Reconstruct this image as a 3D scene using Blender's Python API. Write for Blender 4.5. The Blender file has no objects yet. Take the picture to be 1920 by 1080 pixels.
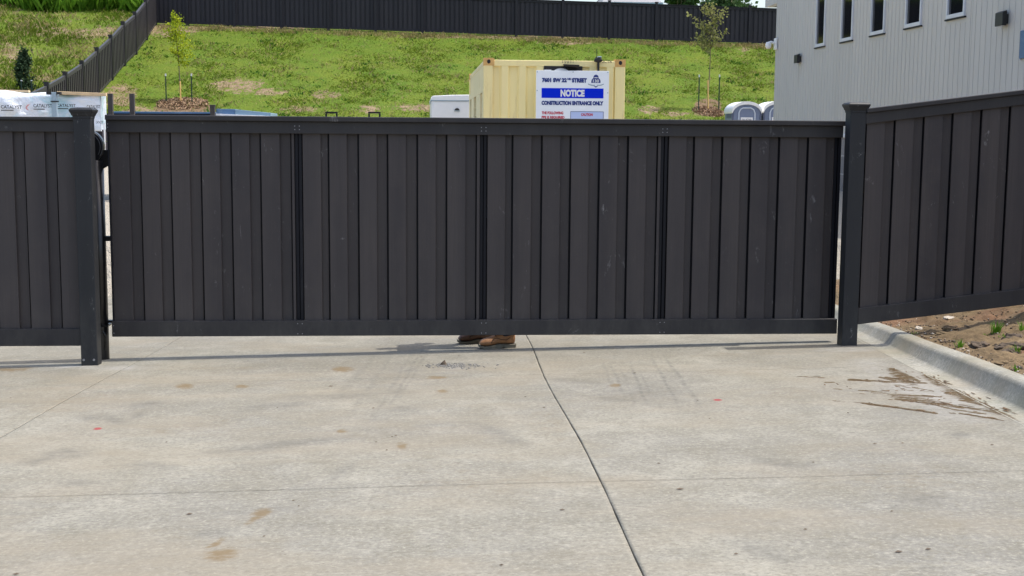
import bpy, bmesh, math, random
import numpy as np
from mathutils import Vector, Matrix
random.seed(7); rng = np.random.default_rng(7)
R = math.radians
sc = bpy.context.scene
COL = sc.collection

# ---------------------------------------------------------------- camera maths
F = 2400.; CZ = 1.83
_yaw = math.atan(180/F); _pit = math.atan(290/F*math.cos(_yaw)); _r = 0.0075
fw = Vector((math.sin(_yaw)*math.cos(_pit), math.cos(_yaw)*math.cos(_pit), -math.sin(_pit)))
_r0 = Vector((math.cos(_yaw), -math.sin(_yaw), 0))
_u0 = Vector((math.sin(_yaw)*math.sin(_pit), math.cos(_yaw)*math.sin(_pit), math.cos(_pit)))
rc = _r0*math.cos(_r) + _u0*math.sin(_r)
uc = _u0*math.cos(_r) - _r0*math.sin(_r)
def ray(px, py): return fw + rc*((px-960)/F) + uc*((540-py)/F)
def P(px, py, Y):                       # a photo pixel to the point at distance Y
    d = ray(px, py); t = Y/d.y
    return Vector((d.x*t, Y, CZ+d.z*t))
def PX(px, py, X):
    d = ray(px, py); t = X/d.x
    return Vector((X, d.y*t, CZ+d.z*t))
GA, GB, GC = .02, -.046, .061
def gz(x, y): return GC + GA*x + GB*(y-10.3)      # the driveway plane
def G(px, py):
    d = ray(px, py)
    t = (GC-10.3*GB-CZ)/(d.z-GA*d.x-GB*d.y)
    return Vector((d.x*t, d.y*t, CZ+d.z*t))
def projn(x, y, z):
    v0, v1, v2 = x, y, z-CZ
    w = v0*fw.x+v1*fw.y+v2*fw.z
    return (960+F*(v0*rc.x+v1*rc.y+v2*rc.z)/w, 540-F*(v0*uc.x+v1*uc.y+v2*uc.z)/w)

def L(c):                                # sRGB 0-255 -> linear
    f = lambda v: v/12.92 if v <= .04045 else ((v+.055)/1.055)**2.4
    return tuple(f(v/255.) for v in c)+(1.,)

# ---------------------------------------------------------------- materials
class NT:
    def __init__(s, name):
        s.m = bpy.data.materials.new(name); s.m.use_nodes = True
        s.t = s.m.node_tree; s.b = s.t.nodes['Principled BSDF']
        s.pos = s.t.nodes.new('ShaderNodeNewGeometry').outputs['Position']
    def n(s, typ, **kw):
        x = s.t.nodes.new(typ)
        for k, v in kw.items(): setattr(x, k, v)
        return x
    def link(s, a, b): s.t.links.new(a, b)
    def put(s, sock, v):
        if isinstance(v, bpy.types.NodeSocket): s.link(v, sock)
        else: sock.default_value = v
    def scale(s, sx, sy, sz, vec=None):
        m = s.n('ShaderNodeMapping'); s.link(vec or s.pos, m.inputs[0]); m.inputs['Scale'].default_value = (sx, sy, sz)
        return m.outputs[0]
    def noise(s, sc_, det=4, rough=.55, vec=None, dist=0):
        x = s.n('ShaderNodeTexNoise'); s.link(vec or s.pos, x.inputs['Vector'])
        x.inputs['Scale'].default_value = sc_; x.inputs['Detail'].default_value = det
        x.inputs['Roughness'].default_value = rough; x.inputs['Distortion'].default_value = dist
        return x.outputs['Fac']
    def voro(s, sc_, vec=None, out='Distance'):
        x = s.n('ShaderNodeTexVoronoi'); s.link(vec or s.pos, x.inputs['Vector']); x.inputs['Scale'].default_value = sc_
        return x.outputs[out]
    def ramp(s, fac, a, b, va=0., vb=1.):
        x = s.n('ShaderNodeMapRange'); s.put(x.inputs[0], fac)
        x.inputs[1].default_value = a; x.inputs[2].default_value = b; x.inputs[3].default_value = va; x.inputs[4].default_value = vb
        return x.outputs[0]
    def math(s, op, a, b=0.):
        x = s.n('ShaderNodeMath', operation=op); s.put(x.inputs[0], a); s.put(x.inputs[1], b); return x.outputs[0]
    def mix(s, fac, a, b, mode='MIX'):
        x = s.n('ShaderNodeMix', data_type='RGBA', blend_type=mode)
        s.put(x.inputs[0], fac); s.put(x.inputs[6], a); s.put(x.inputs[7], b); return x.outputs[2]
    def bump(s, h, st=.3, d=.01):
        x = s.n('ShaderNodeBump'); x.inputs['Strength'].default_value = st; x.inputs['Distance'].default_value = d
        s.link(h, x.inputs['Height']); s.link(x.outputs[0], s.b.inputs['Normal'])
    def attr(s, name):
        x = s.n('ShaderNodeAttribute', attribute_name=name); return x
    def out(s, col, rough=.6, metal=0., spec=None):
        s.put(s.b.inputs['Base Color'], col); s.put(s.b.inputs['Roughness'], rough); s.put(s.b.inputs['Metallic'], metal)
        if spec is not None: s.b.inputs['Specular IOR Level'].default_value = spec
        return s.m

def c4(r, g, b): return (r, g, b, 1.)
def cm(c, k): return tuple(min(1, x*k) for x in c[:3])+(1.,)

def simple(name, col, rough=.5, metal=0., var=.15, vs=3., bump=0., bs=60., spec=None, dirt=None, streak=False):
    t = NT(name)
    v = t.scale(1, 1, .12) if streak else None
    n = t.noise(vs, 5, .6, v)
    c = t.mix(t.ramp(n, .3, .7), cm(col, 1-var), cm(col, 1+var))
    if dirt:
        d = t.ramp(t.noise(vs*1.7, 6, .7, v), .58, .72, 0, dirt[1]); c = t.mix(d, c, dirt[0])
    if bump: t.bump(t.noise(bs, 3, .6), bump, .004)
    return t.out(c, rough, metal, spec)

def board_mat(name, col, scuff=.35):
    t = NT(name)
    tone = t.noise(1.9, 2, .5, t.scale(1.9, 1.9, .05))
    blot = t.noise(3.1, 5, .65, t.scale(1, 1, .6))
    grain = t.noise(90, 3, .6, t.scale(1, 1, .018))
    c = t.mix(t.ramp(tone, .36, .64), cm((col[0], col[1]*.985, col[2]*1.04), .80), cm((col[0]*1.03, col[1], col[2]*.97), 1.2))
    c = t.mix(t.ramp(blot, .45, .70, 0, .6), c, cm((col[0]*1.12, col[1]*1.08, col[2]), 1.35))
    c = t.mix(t.ramp(grain, .35, .7, 0, .35), c, cm(col, .7))
    sp = t.ramp(t.noise(160, 2, .5), .66, .74, 0, .35)
    c = t.mix(sp, c, cm(col, 2.2))
    # pale scratches and rubbed spots
    sc1 = t.ramp(t.noise(5.5, 8, .8, t.scale(1, 1, .45), 1.6), .60, .66)
    sc2 = t.ramp(t.noise(34, 4, .7, t.scale(1, 1, .3)), .48, .60)
    sx_ = t.n('ShaderNodeSeparateXYZ'); t.link(t.pos, sx_.inputs[0])
    low = t.math('MULTIPLY', t.ramp(sx_.outputs['Z'], .62, .18), t.ramp(t.noise(4.5, 6, .7, t.scale(1, 1, .5)), .42, .68, 0, .30))
    c = t.mix(low, c, c4(.115, .108, .095))
    s = t.math('MULTIPLY', t.math('MULTIPLY', sc1, sc2), scuff)
    c = t.mix(s, c, c4(.26, .255, .25))
    t.bump(grain, .22, .002)
    return t.out(c, t.ramp(blot, .3, .7, .5, .68), 0, .35)

def concrete_mat(name, painted=True, base=(.402, .385, .316), k=.612):
    t = NT(name)
    a = c4(*[x*k for x in base]); b = c4(*[x*k*.86 for x in (base[0]*.985, base[1]*1.0, base[2]*1.07)])
    big = t.noise(.7, 5, .6)
    mid = t.noise(3.2, 6, .68, t.scale(1, .8, 1), .4)
    streak = t.noise(7, 5, .65, t.scale(.35, 3.5, 1))
    c = t.mix(t.ramp(big, .36, .62), cm(a, 1.05), cm(b, .93))
    c = t.mix(t.ramp(mid, .42, .66, 0, .8), c, c4(*[x*k*.70 for x in (base[0], base[1]*.985, base[2]*.95)]))
    c = t.mix(t.ramp(mid, .30, .45, .6, 0), c, c4(*[x*k*1.22 for x in base]))
    c = t.mix(t.ramp(streak, .5, .75, 0, .5), c, c4(*[x*k*1.16 for x in base]))
    c = t.mix(t.ramp(streak, .25, .43, .42, 0), c, c4(*[x*k*.74 for x in base]))
    fine = t.noise(48, 5, .8)
    c = t.mix(t.ramp(fine, .50, .68, 0, .85), c, c4(*[x*k*.48 for x in base]))
    c = t.mix(t.ramp(fine, .32, .47, .8, 0), c, c4(*[min(1, x*k*1.42) for x in base]))
    grit = t.noise(30, 3, .6, t.scale(1, 1.6, 1))
    c = t.mix(t.ramp(grit, .54, .68, 0, .60), c, c4(*[x*k*.72 for x in (base[0], base[1]*.97, base[2]*.9)]))
    peb = t.ramp(t.voro(24), .045, .10, 1, 0)
    pebm = t.ramp(t.noise(2.6, 3), .52, .6)
    c = t.mix(t.math('MULTIPLY', peb, pebm), c, c4(*[min(1, x*k*1.5) for x in base]))
    pit = t.ramp(t.voro(13, t.scale(.7, 1, 1)), .03, .07, .85, 0)
    pitm = t.ramp(t.noise(1.6, 2), .50, .56)
    c = t.mix(t.math('MULTIPLY', pit, pitm), c, c4(.06, .055, .05))
    tan = t.ramp(t.noise(1.15, 6, .65, t.scale(.6, 1.3, 1)), .46, .68, 0, .55)
    c = t.mix(tan, c, c4(.385*k, .335*k, .245*k))
    if painted:
        at = t.attr('stain'); sp = t.n('ShaderNodeSeparateColor'); t.link(at.outputs['Color'], sp.inputs[0])
        at2 = t.attr('mud')
        br = t.noise(22, 6, .75, t.scale(.6, 1.5, 1))
        br2 = t.noise(9, 5, .7)
        def msk(s, lo, hi): return t.ramp(t.math('MULTIPLY', s, t.ramp(t.math('ADD', br, t.math('MULTIPLY', br2, .7)), .62, 1.08, .0, 1.9)), lo, hi)
        c = t.mix(t.math('MULTIPLY', msk(sp.outputs[0], .03, .9), .66), c, c4(.105, .103, .092))        # rubber and scuffs
        c = t.mix(t.math('MULTIPLY', msk(sp.outputs[1], .22, .95), .75), c, c4(.150, .105, .050))          # soil dust
        c = t.mix(t.math('MULTIPLY', t.ramp(t.math('MULTIPLY', sp.outputs[2], t.ramp(br, .35, .6, .5, 1.5)), .3, .6), .8), c, c4(.27, .016, .026))          # red marking paint
        mm = t.n('ShaderNodeSeparateColor'); t.link(at2.outputs['Color'], mm.inputs[0])
        fl = t.noise(20, 6, .75, t.scale(.4, 1.6, 1))
        fl = t.math('ADD', t.math('MULTIPLY', fl, .62), t.math('MULTIPLY', t.noise(70, 4, .7, t.scale(.35, 1.3, 1)), .38))
        m1 = t.ramp(t.math('MULTIPLY', mm.outputs[0], t.ramp(fl, .40, .58, .0, 1.9)), .25, .62)
        c = t.mix(t.math('MULTIPLY', msk(mm.outputs[1], .1, .9), .8), c, c4(.34, .335, .32))              # pale dust
        c = t.mix(m1, c, t.mix(br2, c4(.045, .031, .014), c4(.115, .078, .036)))                            # dried mud
        h = t.math('ADD', t.math('MULTIPLY', fine, .6), t.math('MULTIPLY', m1, .8))
    else:
        h = fine; c = t.mix(t.ramp(t.noise(2.4, 5, .65), .42, .70, 0, .6), c, c4(.17, .175, .125))
    t.bump(h, .35, .004)
    return t.out(c, .88, 0, .25)

M = {}
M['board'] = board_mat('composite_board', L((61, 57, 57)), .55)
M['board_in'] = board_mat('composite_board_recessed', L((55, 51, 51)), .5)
M['rail'] = board_mat('composite_rail', L((47, 46, 47)), .4)
M['post'] = board_mat('composite_post', L((36, 38, 41)), .6)
M['steel'] = simple('black_steel', L((16, 17, 25)), .5, .0, .25, 4, spec=.25, dirt=(c4(.05, .05, .055), .35), streak=True)
M['blacksteel'] = simple('glossy_black_steel', L((20, 20, 22)), .3, 0., .2, 5, dirt=(c4(.10, .10, .10), .25))
M['wornsteel'] = simple('worn_steel_edge', L((96, 98, 102)), .4, .3, .2, 8)
M['screw'] = simple('zinc_screw', L((150, 150, 155)), .35, .6, .1)
M['concrete'] = concrete_mat('driveway_concrete')
M['kerb'] = concrete_mat('kerb_concrete', False, (.44, .43, .365), .76)
M['pad'] = concrete_mat('yard_concrete', False, (.46, .44, .40), 1.)
M['joint'] = simple('joint_filler', c4(.012, .012, .011), .95, 0, .3, 30)
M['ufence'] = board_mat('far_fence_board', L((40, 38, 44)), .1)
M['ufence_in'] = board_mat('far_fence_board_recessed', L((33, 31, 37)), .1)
M['ufence_post'] = board_mat('far_fence_post', L((32, 31, 37)), .1)
M['picket_board'] = simple('dark_picket_board', L((52, 49, 52)), .5, 0, .12, 6)
M['picket'] = simple('dark_picket', L((28, 27, 30)), .5, 0, .12, 6)
M['picket_top'] = simple('dark_picket_rail', L((56, 55, 57)), .5, 0, .12, 6)
M['cream'] = simple('cream_container_paint', L((250, 230, 164)), .5, 0, .07, 1.6, dirt=(L((176, 142, 88)), .6), streak=True)
M['cream_side'] = simple('cream_container_side', L((236, 222, 178)), .5, 0, .07, 1.6, dirt=(L((150, 135, 95)), .5), streak=True)
M['casting'] = simple('rusty_casting', L((214, 168, 100)), .6, 0, .2, 9, dirt=(L((140, 85, 40)), .8))
M['dark'] = simple('dark_opening', c4(.012, .012, .014), .7, 0, .2)
M['black'] = simple('black_plastic', c4(.009, .009, .010), .5, 0, .2)
M['white'] = simple('white_paint', c4(.80, .80, .80), .35, 0, .03, 2)
M['signwhite'] = simple('sign_white', c4(.87, .90, .93), .4, 0, .03, 1.4)
M['signblue'] = simple('sign_blue', c4(.001, .024, .64), .7, 0, .05, spec=.1)
M['textblue'] = simple('sign_text_blue', c4(.010, .030, .20), .5, 0, .05)
M['textred'] = simple('sign_text_red', c4(.55, .02, .05), .5, 0, .05)
M['textblack'] = simple('print_black', c4(.03, .03, .035), .6, 0, .1)
M['pink'] = simple('print_pink', c4(.62, .28, .28), .6, 0, .1)
M['palebox'] = simple('sign_pale_box', c4(.50, .60, .88), .45, 0, .04)
def wall_mat():
    t = NT('grey_metal_siding'); col = c4(.49, .475, .45)
    v = t.scale(1, 1, .12); n = t.noise(.7, 5, .6, v)
    c = t.mix(t.ramp(n, .3, .7), cm(col, .95), cm(col, 1.05))
    c = t.mix(t.ramp(t.noise(1.3, 6, .7, v), .56, .74, 0, .28), c, c4(.36, .35, .33))
    x = t.n('ShaderNodeSeparateXYZ'); t.link(t.pos, x.inputs[0])
    st = t.ramp(t.noise(9, 3, .6, t.scale(1, 1, .03)), .48, .62)
    for y0 in (20.2, 31.3):                       # rain streaks below the two lamps
        d = t.math('ABSOLUTE', t.math('SUBTRACT', x.outputs[1], y0)); m = t.math('MULTIPLY', t.ramp(d, .10, .2, 1, 0), t.ramp(x.outputs[2], 2.75, 3.62, 0, 1))
        m = t.math('MULTIPLY', m, t.ramp(x.outputs[2], 3.62, 3.7, 1, 0))
        c = t.mix(t.math('MULTIPLY', t.math('MULTIPLY', m, st), .55), c, c4(.20, .18, .17))
    sm = t.math('ABSOLUTE', t.math('SUBTRACT', t.math('MODULO', x.outputs[1], 6.15), 3.)); c = t.mix(t.ramp(sm, .010, .016, .35, 0), c, c4(.2, .2, .2))
    return t.out(c, .5)
M['wall'] = wall_mat()
M['trim'] = simple('pale_window_trim', c4(.60, .62, .66), .4, 0, .05)
M['stone'] = None
M['potty'] = simple('grey_blue_plastic', L((112, 124, 148)), .45, 0, .08, 4)
M['potty_dark'] = simple('dark_grey_blue_plastic', L((78, 86, 108)), .5, 0, .08, 4)
M['potty_trim'] = simple('pale_plastic_trim', L((190, 200, 212)), .45, 0, .05)
M['roofwhite'] = simple('translucent_white_roof', c4(.82, .82, .80), .4, 0, .03)
M['blue'] = simple('blue_steel', L((72, 104, 138)), .5, 0, .15, 2, dirt=(L((115, 140, 160)), .6))
M['paleblue'] = simple('pale_blue_steel', L((118, 146, 164)), .45, 0, .12, 2, dirt=(L((170, 190, 200)), .5))
M['darkwood'] = simple('dark_stake', L((62, 58, 56)), .8, 0, .25, 14, streak=True)
M['darkpile'] = simple('dark_lumber', L((38, 34, 42)), .8, 0, .25, 6)
M['lath'] = simple('pine_lumber', L((205, 178, 140)), .7, 0, .15, 8)
M['stake'] = simple('pine_stake', L((214, 178, 108)), .7, 0, .12, 8)
M['tpost'] = simple('green_steel_post', L((22, 52, 40)), .5, 0, .2, 6)
M['bark'] = simple('sapling_bark', L((112, 98, 80)), .85, 0, .25, 14)
M['galv'] = simple('galvanised_steel', L((150, 168, 180)), .4, .3, .12, 5)
M['roof'] = simple('grey_shingles', L((140, 140, 142)), .8, 0, .12, 6)
M['house'] = simple('house_siding', L((205, 200, 190)), .7, 0, .06, 2)
def leaf_mat(name, a, b, tr=.35):
    t = NT(name)
    n = t.noise(5.5, 3, .6); n2 = t.noise(31, 2)
    c = t.mix(t.ramp(n, .35, .65), a, b); c = t.mix(t.ramp(n2, .3, .7, 0, .5), c, cm(a, .7))
    t.out(c, .7, 0, .1)
    ts = t.n('ShaderNodeBsdfTranslucent'); t.link(c, ts.inputs[0])
    mx = t.n('ShaderNodeMixShader'); mx.inputs[0].default_value = tr
    t.link(t.b.outputs[0], mx.inputs[1]); t.link(ts.outputs[0], mx.inputs[2])
    t.link(mx.outputs[0], t.t.nodes['Material Output'].inputs[0])
    return t.m
M['leaf_yellow'] = leaf_mat('yellow_green_leaf', c4(.27, .35, .02), c4(.45, .50, .03), .4)
M['leaf_olive'] = leaf_mat('olive_leaf', c4(.20, .22, .06), c4(.36, .34, .15), .4)
M['leaf_dark'] = leaf_mat('dark_evergreen_leaf', c4(.03, .055, .028), c4(.06, .10, .045), .15)
M['leaf_far'] = leaf_mat('far_tree_leaf', c4(.04, .09, .03), c4(.09, .15, .05), .25)
M['grass'] = leaf_mat('grass_blade', c4(.095, .168, .015), c4(.175, .215, .024), .4)
M['grass_tall'] = leaf_mat('tall_grass_blade', c4(.085, .22, .016), c4(.17, .31, .03), .45)
M['clover'] = leaf_mat('dark_clover_leaf', c4(.035, .110, .012), c4(.075, .19, .020), .3)
M['grass_dry'] = leaf_mat('dry_grass_blade', c4(.30, .25, .10), c4(.40, .34, .16), .35)
M['chip'] = simple('wood_chip', c4(.27, .175, .10), .85, 0, .5, 9)
M['leather_tan'] = simple('tan_boot_leather', L((158, 113, 76)), .55, 0, .28, 22, .2, 120)
M['leather_shaded'] = simple('shaded_boot_leather', L((92, 66, 52)), .6, 0, .25, 22, .2, 120)  # boot leather darkened for the rear boot: the body's shade put into the colour
M['sole'] = simple('boot_sole', L((104, 99, 86)), .8, 0, .25, 30)
M['lace'] = simple('boot_lace', L((70, 48, 36)), .8, 0, .2, 40)
M['denim'] = simple('dark_trousers', L((46, 46, 58)), .9, 0, .2, 25)
M['shirt'] = simple('work_shirt', L((90, 96, 110)), .9, 0, .12, 12)
M['skin'] = simple('skin', L((205, 150, 120)), .5, 0, .08, 12)
M['hair'] = simple('brown_hair', L((60, 42, 30)), .6, 0, .2, 40)
M['clod'] = simple('dark_soil_clod', c4(.095, .070, .048), .95, 0, .45, 12, .8, 45)
M['crumb'] = simple('concrete_crumb', c4(.20, .195, .18), .9, 0, .35, 60)
M['mudflake'] = simple('dried_mud_flake', c4(.115, .072, .036), .95, 0, .4, 14, .5, 60)
M['stonebit'] = simple('pale_pebble', c4(.48, .43, .36), .9, 0, .25, 30)

def glass_mat():
    t = NT('dark_window_glass')
    n = t.noise(2.2, 2)
    t.bump(n, .03, .02)
    return t.out(c4(.006, .007, .009), .06, 0, .55)
M['glass'] = glass_mat()
def stone_mat():
    t = NT('split_face_block')
    br = t.n('ShaderNodeTexBrick'); 
    m = t.n('ShaderNodeMapping'); t.link(t.pos, m.inputs[0]); m.inputs['Rotation'].default_value = (R(90), 0, R(90)); 
    t.link(m.outputs[0], br.inputs['Vector'])
    br.inputs['Color1'].default_value = c4(.16, .155, .165); br.inputs['Color2'].default_value = c4(.22, .21, .21); br.inputs['Mortar'].default_value = c4(.4, .39, .38)
    br.inputs['Scale'].default_value = 1.; br.inputs['Brick Width'].default_value = .4; br.inputs['Row Height'].default_value = .2; br.inputs['Mortar Size'].default_value = .012
    t.bump(t.noise(25, 4), .5, .02)
    return t.out(br.outputs[0], .9)
M['stone'] = stone_mat()

def wrap_mat():
    t = NT('white_plastic_wrap')
    n = t.noise(2.2, 4, .6, t.scale(1, 1, .8), .8)
    c = t.mix(t.ramp(n, .47, .60), c4(.76, .80, .86), c4(.47, .66, .72))
    c = t.mix(t.ramp(n, .28, .40, .8, 0), c, c4(.82, .82, .83))
    t.bump(t.math('ADD', t.noise(3.5, 5, .6, None, 1.2), t.math('MULTIPLY', t.noise(14, 4, .6, None, .8), .3)), .55, .08)
    return t.out(c, .35, 0, .5)
M['wrap'] = wrap_mat()

def soil_mat(name, painted):
    t = NT(name)
    n = t.noise(2.2, 6, .65); n2 = t.noise(14, 6, .7, t.scale(.7, 1.3, 1)); n3 = t.noise(70, 4, .7)
    c = t.mix(t.ramp(n, .3, .7), c4(.165, .118, .068), c4(.245, .182, .105))
    c = t.mix(t.ramp(n2, .5, .68, 0, .75), c, c4(.095, .066, .040))
    c = t.mix(t.ramp(n2, .28, .42, .55, 0), c, c4(.30, .24, .155))
    c = t.mix(t.ramp(n3, .5, .75, 0, .55), c, c4(.085, .06, .038))
    red = t.ramp(t.noise(1.3, 4), .56, .68, 0, .4); c = t.mix(red, c, c4(.24, .11, .07))
    t.bump(t.math('ADD', t.math('MULTIPLY', n2, 1.), t.math('MULTIPLY', n3, .45)), .75, .03)
    return t.out(c, .95, 0, .15)
M['soil'] = soil_mat('bare_soil', False)

def hill_mat():
    t = NT('hill_turf')
    at = t.attr('cover'); sp = t.n('ShaderNodeSeparateColor'); t.link(at.outputs['Color'], sp.inputs[0])
    n1 = t.noise(.55, 5, .6); n2 = t.noise(2.6, 5, .7, t.scale(1, .7, 1)); n3 = t.noise(9, 4, .7, t.scale(1, .6, 1))
    g = t.mix(t.ramp(n1, .3, .7), c4(.074, .132, .014), c4(.126, .158, .020))
    g = t.mix(t.ramp(n2, .52, .68, 0, .45), g, c4(.075, .165, .012))
    g = t.mix(t.ramp(n3, .60, .70, 0, .7), g, c4(.035, .08, .010))
    g = t.mix(t.ramp(n3, .27, .42, .55, 0), g, c4(.23, .215, .07))
    s = t.mix(t.ramp(n2, .3, .7), c4(.21, .155, .095), c4(.30, .225, .145))
    s = t.mix(t.ramp(n3, .45, .65, 0, .8), s, c4(.12, .09, .05))
    mk = t.ramp(t.math('ADD', sp.outputs[0], t.math('MULTIPLY', t.math('SUBTRACT', t.math('ADD', n2, n3), 1.), 2.1)), .42, .58)
    c = t.mix(mk, g, s)
    mul = t.mix(n3, c4(.10, .07, .042), c4(.22, .15, .09))
    mk2 = t.ramp(t.math('ADD', sp.outputs[1], t.math('MULTIPLY', t.math('SUBTRACT', n3, .5), .8)), .4, .6)
    c = t.mix(mk2, c, mul)
    gr = t.mix(n3, c4(.30, .27, .22), c4(.40, .37, .31))
    c = t.mix(sp.outputs[2], c, gr)
    t.bump(t.math('ADD', n3, n2), .8, .10)
    return t.out(c, .95, 0, .1)
M['hill'] = hill_mat()

# ---------------------------------------------------------------- mesh helpers
ORG = {}
def link(o, parent=None, org=Vector((0, 0, 0))):
    COL.objects.link(o)
    if parent is not None: o.parent = parent
    ORG[o.name] = org
    return o
def tag(o, label=None, cat=None, group=None, kind=None):
    if label: o['label'] = label
    if cat: o['category'] = cat
    if group: o['group'] = group
    if kind: o['kind'] = kind
    return o
def thing(name, label, cat, loc, group=None):
    o = bpy.data.objects.new(name, None); o.empty_display_size = .2
    o.location = loc; link(o, None, Vector(loc)); return tag(o, label, cat, group)

class MB:
    def __init__(s): s.v = []; s.f = []; s.mi = []; s.cur = 0
    def add(s, vs, fs):
        b = len(s.v); s.v += [tuple(x) for x in vs]
        for f in fs: s.f.append([i+b for i in f]); s.mi.append(s.cur)
        return s
    def box(s, x0, x1, y0, y1, z0, z1):
        if x0 > x1: x0, x1 = x1, x0
        if y0 > y1: y0, y1 = y1, y0
        if z0 > z1: z0, z1 = z1, z0
        return s.add([(x0,y0,z0),(x1,y0,z0),(x1,y1,z0),(x0,y1,z0),(x0,y0,z1),(x1,y0,z1),(x1,y1,z1),(x0,y1,z1)],
              [(0,3,2,1),(4,5,6,7),(0,1,5,4),(1,2,6,5),(2,3,7,6),(3,0,4,7)])
    def hexa(s, p):                      # 8 corners, bottom ring then top ring
        return s.add(p, [(0,3,2,1),(4,5,6,7),(0,1,5,4),(1,2,6,5),(2,3,7,6),(3,0,4,7)])
    def slant(s, x0, x1, y0, y1, za0, za1, zb0, zb1):   # box whose bottom/top run za0..za1 at x0 to zb0..zb1 at x1
        return s.hexa([(x0,y0,za0),(x1,y0,zb0),(x1,y1,zb0),(x0,y1,za0),(x0,y0,za1),(x1,y0,zb1),(x1,y1,zb1),(x0,y1,za1)])
    def bar(s, p, q, w, d=None, up=Vector((0, 0, 1))):
        p, q = Vector(p), Vector(q); d = d or w; a = (q-p).normalized()
        if abs(a.dot(up)) > .95: up = Vector((0, 1, 0))
        x = a.cross(up).normalized()*w/2; y = x.normalized().cross(a).normalized()*d/2
        return s.hexa([p-x-y, p+x-y, p+x+y, p-x+y, q-x-y, q+x-y, q+x+y, q-x+y])
    def tube(s, pts, rad, n=10, cap=True):
        pts = [Vector(p) for p in pts]; rr = rad if isinstance(rad, (list, tuple)) else [rad]*len(pts)
        rings = []
        prev = None
        for i, p in enumerate(pts):
            a = (pts[min(i+1, len(pts)-1)]-pts[max(i-1, 0)]).normalized()
            up = prev if prev is not None else (Vector((0, 0, 1)) if abs(a.z) < .9 else Vector((0, 1, 0)))
            x = (up-a*up.dot(a)).normalized(); prev = x; y = a.cross(x)
            rings.append([p+x*rr[i]*math.cos(2*math.pi*k/n)+y*rr[i]*math.sin(2*math.pi*k/n) for k in range(n)])
        return s.loft(rings, cap)
    def loft(s, rings, cap=True):
        n = len(rings[0]); b = [v for r_ in rings for v in r_]; f = []
        for i in range(len(rings)-1):
            for k in range(n):
                f.append((i*n+k, i*n+(k+1) % n, (i+1)*n+(k+1) % n, (i+1)*n+k))
        if cap: f.append(tuple(range(n))[::-1]); f.append(tuple((len(rings)-1)*n+k for k in range(n)))
        return s.add(b, f)
    def cyl(s, p, q, r, n=14): return s.tube([p, q], r, n)
    def build(s, name, mat, parent=None, bevel=0., smooth=False, seg=2):
        org = ORG.get(parent.name, Vector((0,0,0))) if parent is not None else Vector((0,0,0))
        if parent is not None and parent.type == 'MESH': org = ORG[parent.name]
        me = bpy.data.meshes.new(name)
        me.from_pydata([(x-org.x, y-org.y, z-org.z) for x, y, z in s.v], [], s.f)
        mats = mat if isinstance(mat, (list, tuple)) else [mat]
        for m in mats: me.materials.append(m)
        if len(mats) > 1: me.polygons.foreach_set('material_index', s.mi)
        me.update()
        bm = bmesh.new(); bm.from_mesh(me); bmesh.ops.recalc_face_normals(bm, faces=bm.faces); bm.to_mesh(me); bm.free()
        if smooth: me.polygons.foreach_set('use_smooth', [True]*len(me.polygons))
        o = bpy.data.objects.new(name, me); link(o, parent, org)
        if bevel:
            m = o.modifiers.new('bevel', 'BEVEL'); m.width = bevel; m.segments = seg; m.limit_method = 'ANGLE'; m.angle_limit = R(50)
        return o

def build_split(mb, name, mat, parent=None, bevel=0., smooth=False):
    """one object for every separate piece"""
    par = list(range(len(mb.v)))
    def find(i):
        while par[i] != i: par[i] = par[par[i]]; i = par[i]
        return i
    for f in mb.f:
        for k in f[1:]: par[find(k)] = find(f[0])
    groups = {}
    for fi, f in enumerate(mb.f): groups.setdefault(find(f[0]), []).append(fi)
    for fl in groups.values():
        m = MB(); mp = {}
        for fi in fl:
            for k in mb.f[fi]:
                if k not in mp: mp[k] = len(m.v); m.v.append(mb.v[k])
            m.f.append([mp[k] for k in mb.f[fi]]); m.mi.append(mb.mi[fi])
        m.build(name, mat, parent, bevel, smooth)

def npmesh(name, V, Fc, mat, parent=None, attrs=None, smooth=False):
    """V (n,3), Fc (m,k) arrays"""
    me = bpy.data.meshes.new(name); n, k = Fc.shape
    me.vertices.add(len(V)); me.vertices.foreach_set('co', np.asarray(V, np.float32).ravel())
    me.loops.add(n*k); me.loops.foreach_set('vertex_index', Fc.astype(np.int32).ravel())
    me.polygons.add(n); me.polygons.foreach_set('loop_start', np.arange(0, n*k, k, dtype=np.int32))
    me.materials.append(mat)
    if smooth: me.polygons.foreach_set('use_smooth', np.ones(n, bool))
    me.update(calc_edges=True)
    for an, arr in (attrs or {}).items():
        a = me.color_attributes.new(an, 'FLOAT_COLOR', 'POINT')
        a.data.foreach_set('color', np.asarray(arr, np.float32).ravel())
    o = bpy.data.objects.new(name, me); link(o, parent); return o

def copy_tree(o, parent=None, loc=None):
    c = o.copy(); COL.objects.link(c)
    if parent is not None: c.parent = parent
    if loc is not None: c.location = loc
    for ch in list(o.children): copy_tree(ch, c)
    return c

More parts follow.
